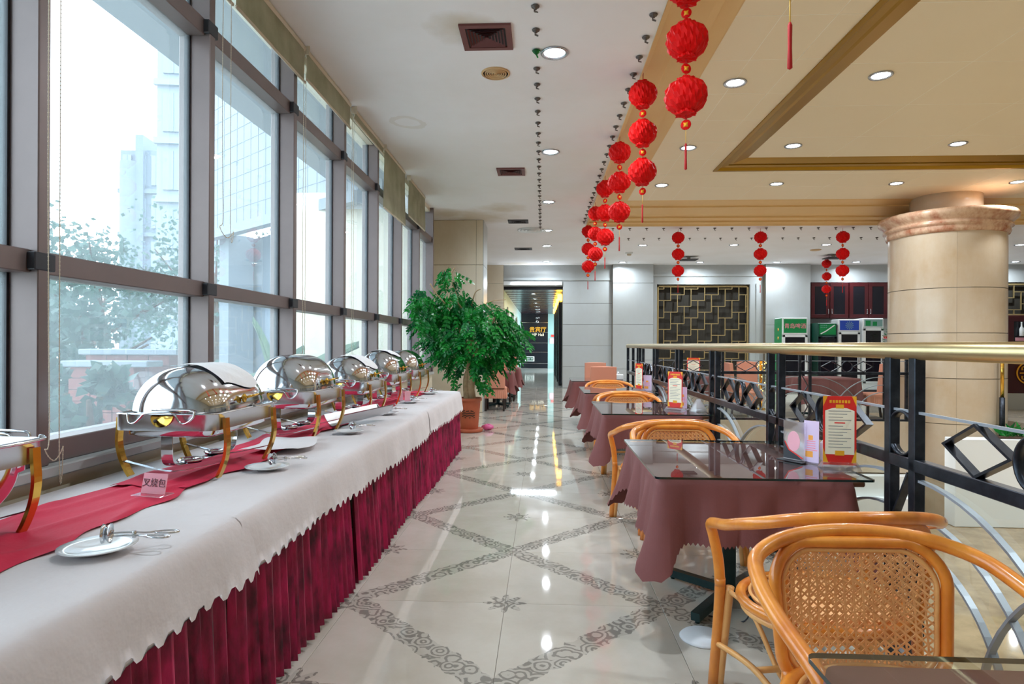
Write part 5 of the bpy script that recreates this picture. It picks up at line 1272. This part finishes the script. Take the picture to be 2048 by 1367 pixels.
# corridor end: sign, exit sign, plaques
t = thing('hall_sign', 'gold lettering on the dark wall at the corridor end', 'sign', (-.31, 34.49, 2.02))
text('chinese_lettering', '贵宾厅', .32, M['goldprint'], t, (.02, -.02, .12), extrude=.012); text('latin_lettering', 'VIP', .2, M['paper'], t, (-.17, -.02, -.15), extrude=.012); text('latin_lettering', 'Hall', .2, M['paper'], t, (.2, -.02, -.15), extrude=.012)
for dx, dz, r in ((-.05, .78, .05), (.07, .8, .04), (-.02, .58, .075)): MB().lathe([(r, 0), (r, .02), (r * .6, .02), (r * .6, 0)], 14).xf(Matrix.Translation((dx, -.01, dz)) @ Matrix.Rotation(pi / 2, 4, 'X')).build('emblem', M['chrome'], t)
t = thing('exit_sign', 'small framed emergency exit sign low on the dark corridor end wall', 'exit sign', (-.74, 34.49, .53))
MB().bbox(-.26, -.04, -.14, .26, 0, .14, .01).build('frame', M['white'], t); MB().box(-.21, -.045, -.09, .21, -.04, .09).build('panel', M['fdark'], t)
MB().add([(.06, -.05, -.02), (.13, -.05, -.02), (.13, -.05, -.05), (.19, -.05, 0), (.13, -.05, .05), (.13, -.05, .02), (.06, -.05, .02)], [tuple(range(7))]).box(-.15, -.05, -.03, -.09, -.046, .03).box(-.07, -.05, -.03, .0, -.046, .03).build('arrow', M['white'], t)
t = thing('wall_plaque', 'pale plaque with a red mark on the corridor end wall', 'plaque', (.55, 34.49, 1.55)); MB().bbox(-.18, -.02, -.16, .18, 0, .12).build('plate', M['pinkcard'], t); MB().box(-.1, -.02, .2, .1, 0, .32).build('red_mark', M['redpaper'], t)
# planter greenery right of the pillar
t = thing('planter_greens', 'low green leaves growing on the white planter wall by the railing', 'plant', (7.7, 10.64, -.178))
MB().box(-.2, -.08, 0, 3.9, .1, .03).build('soil', M['soil'], t)
lf = MB()
for k in range(260):
    p = Vector((random.uniform(-.1, 3.8), random.uniform(-.08, .1), .02)); a = random.uniform(0, 6.28); L_ = random.uniform(.15, .34)
    d = Vector((cos(a) * .6, sin(a) * .4, random.uniform(.3, 1))).normalized() * L_; w = d.cross(Vector((0, 1, .3))).normalized() * L_ * .12
    lf.add([p, p + d * .5 + w, p + d + Vector((0, 0, -.03)), p + d * .5 - w], [(0, 1, 2, 3)])
lf.build('foliage', M['leaf'], t)['kind'] = 'stuff'

# ------------------------------------------------------------------ outside the windows
struct(MB().box(-80, -60, -.9, -2.1, 120, -.5).build('ground', M['ground']))
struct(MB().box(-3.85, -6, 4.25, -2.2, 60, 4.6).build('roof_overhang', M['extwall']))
# tiled white wing standing at an angle, over a recessed base
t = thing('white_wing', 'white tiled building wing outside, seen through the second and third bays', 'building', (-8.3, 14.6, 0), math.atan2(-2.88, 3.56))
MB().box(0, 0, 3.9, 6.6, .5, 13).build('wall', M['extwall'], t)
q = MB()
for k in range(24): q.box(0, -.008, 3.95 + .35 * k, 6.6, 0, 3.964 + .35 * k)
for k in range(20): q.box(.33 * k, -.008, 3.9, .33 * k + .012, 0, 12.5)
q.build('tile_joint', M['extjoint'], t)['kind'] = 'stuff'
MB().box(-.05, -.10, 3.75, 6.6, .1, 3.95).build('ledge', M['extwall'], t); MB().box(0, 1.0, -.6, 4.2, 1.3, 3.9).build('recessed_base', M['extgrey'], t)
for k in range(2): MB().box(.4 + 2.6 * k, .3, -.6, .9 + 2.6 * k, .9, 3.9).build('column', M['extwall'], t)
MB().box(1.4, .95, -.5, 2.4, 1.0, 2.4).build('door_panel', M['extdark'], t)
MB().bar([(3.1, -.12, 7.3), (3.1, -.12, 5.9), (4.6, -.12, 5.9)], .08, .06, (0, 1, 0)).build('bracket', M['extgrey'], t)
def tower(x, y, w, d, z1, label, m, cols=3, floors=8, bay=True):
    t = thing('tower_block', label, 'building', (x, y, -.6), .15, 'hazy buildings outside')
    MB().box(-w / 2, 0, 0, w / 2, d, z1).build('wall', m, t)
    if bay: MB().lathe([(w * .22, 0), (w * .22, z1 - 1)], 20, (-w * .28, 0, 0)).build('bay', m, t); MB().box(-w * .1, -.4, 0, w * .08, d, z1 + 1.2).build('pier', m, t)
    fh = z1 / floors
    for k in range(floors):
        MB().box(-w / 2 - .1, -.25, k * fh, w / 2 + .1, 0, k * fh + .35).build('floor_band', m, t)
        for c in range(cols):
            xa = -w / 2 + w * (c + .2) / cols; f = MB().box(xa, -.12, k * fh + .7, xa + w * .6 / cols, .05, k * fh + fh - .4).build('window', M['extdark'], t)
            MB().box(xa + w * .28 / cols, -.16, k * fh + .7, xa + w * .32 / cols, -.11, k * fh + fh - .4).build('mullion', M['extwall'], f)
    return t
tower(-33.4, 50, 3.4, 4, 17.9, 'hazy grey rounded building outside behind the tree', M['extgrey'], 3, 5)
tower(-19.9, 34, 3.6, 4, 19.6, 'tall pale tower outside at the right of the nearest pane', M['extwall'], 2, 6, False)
def garden_tree(x, y, h, r, label, seed, nleaf=2600, low=0):
    rnd = random.Random(seed); t = thing('garden_tree', label, 'tree', (x, y, -.5), 0, 'hazy trees outside the windows')
    MB().tube(smooth_path([(0, 0, 0), (.1, .05, h * .35), (-.05, 0, h * .7)], 5), [.16 - .010 * k for k in range(11)], 8).build('trunk', M['soil'], t)
    for k in range(6):
        a = k * 1.05; MB().tube([(0, 0, h * .4), (r * .7 * cos(a), r * .7 * sin(a), h * (.6 + .05 * k))], [.06, .02], 6).build('branch', M['soil'], t)
    b = MB(); blobs = [(rnd.uniform(-.7, .7) * r, rnd.uniform(-.7, .7) * r, h * rnd.uniform(.35 - low, .98), r * rnd.uniform(.22, .42)) for _ in range(26)]
    for k in range(nleaf):
        c = rnd.choice(blobs); d = Vector((rnd.gauss(0, 1), rnd.gauss(0, 1), rnd.gauss(0, .6))).normalized() * c[3] * rnd.uniform(.4, 1)
        p = Vector(c[:3]) + d; e = Vector((rnd.gauss(0, 1), rnd.gauss(0, 1), rnd.gauss(0, 1))).normalized() * rnd.uniform(.09, .2); w = e.cross(Vector((rnd.gauss(0, 1), rnd.gauss(0, 1), 1))).normalized() * .07
        b.add([p, p + e * .5 + w, p + e, p + e * .5 - w], [(0, 1, 2, 3)])
    b.build('foliage', M['extleaf'], t)['kind'] = 'stuff'
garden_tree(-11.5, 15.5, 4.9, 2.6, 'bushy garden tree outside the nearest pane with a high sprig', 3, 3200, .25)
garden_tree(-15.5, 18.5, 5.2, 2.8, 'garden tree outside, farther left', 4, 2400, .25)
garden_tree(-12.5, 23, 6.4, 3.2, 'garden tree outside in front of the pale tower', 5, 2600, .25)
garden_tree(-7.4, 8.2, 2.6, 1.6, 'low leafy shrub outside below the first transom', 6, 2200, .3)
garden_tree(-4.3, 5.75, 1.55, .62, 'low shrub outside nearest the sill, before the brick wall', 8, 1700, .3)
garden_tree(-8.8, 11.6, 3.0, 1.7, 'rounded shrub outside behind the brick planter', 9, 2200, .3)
def banana(x, y, leaves, label):
    t = thing('banana_plant', label, 'plant', (x, y, -.5), 0, 'banana plants outside')
    for (a, L_, w, lean, tw) in leaves:
        def P(u, v):
            s_ = v; out = lean * s_ * s_ * L_; z = L_ * s_ * (1 - .25 * lean * s_); ww = w * sin(pi * min(1, .03 + s_ * .97)) ** .6 * (2 * u - 1)
            return (out * cos(a) - ww * sin(a + tw), out * sin(a) + ww * cos(a + tw), .4 + z + .10 * abs(2 * u - 1))
        MB().grid(P, 6, 16).build('leaf', M['banana'], t)
        MB().tube([P(.5, k / 6) for k in range(7)], .015, 5).build('midrib', M['banana'], t)
    MB().tube([(0, 0, 0), (0, 0, .7)], [.09, .06], 8).build('stem', M['banana'], t)
banana(-4.75, 8.05, [(2.2, 2.0, .16, .35, 1.2), (.4, 1.2, .2, .8, .8), (4, 1.3, .18, .7, .9)], 'banana plant outside the nearest pane with one tall pale leaf')
banana(-4.3, 9.9, [(.2, 1.7, .26, .75, .9), (1.4, 1.5, .2, .5, .9), (3.0, 1.9, .2, .25, 1.0), (5, 1.4, .25, .8, .9)], 'banana plant outside the second bay with broad dark leaves')
for k, (x0, x1, y, z) in enumerate([(-5.5, -4.4, 7.3, 1.25), (-5.4, -4.5, 6.9, 1.06)]):
    t = thing('garden_wall', 'low brick garden wall outside with white coping, ' + ('farther' if k == 0 else 'nearer'), 'garden wall', ((x0 + x1) / 2, y, -.5), 0, 'brick garden walls outside')
    hw = (x1 - x0) / 2; zt = z + .5
    rows = int(zt / .13)
    for j in range(rows):
        for i in range(int(2 * hw / .26)): MB().box(-hw + .26 * i + .004, -.1, .13 * j + .004, -hw + .26 * i + .252, .1, .13 * j + .126).build('brick', M['brick'], t)
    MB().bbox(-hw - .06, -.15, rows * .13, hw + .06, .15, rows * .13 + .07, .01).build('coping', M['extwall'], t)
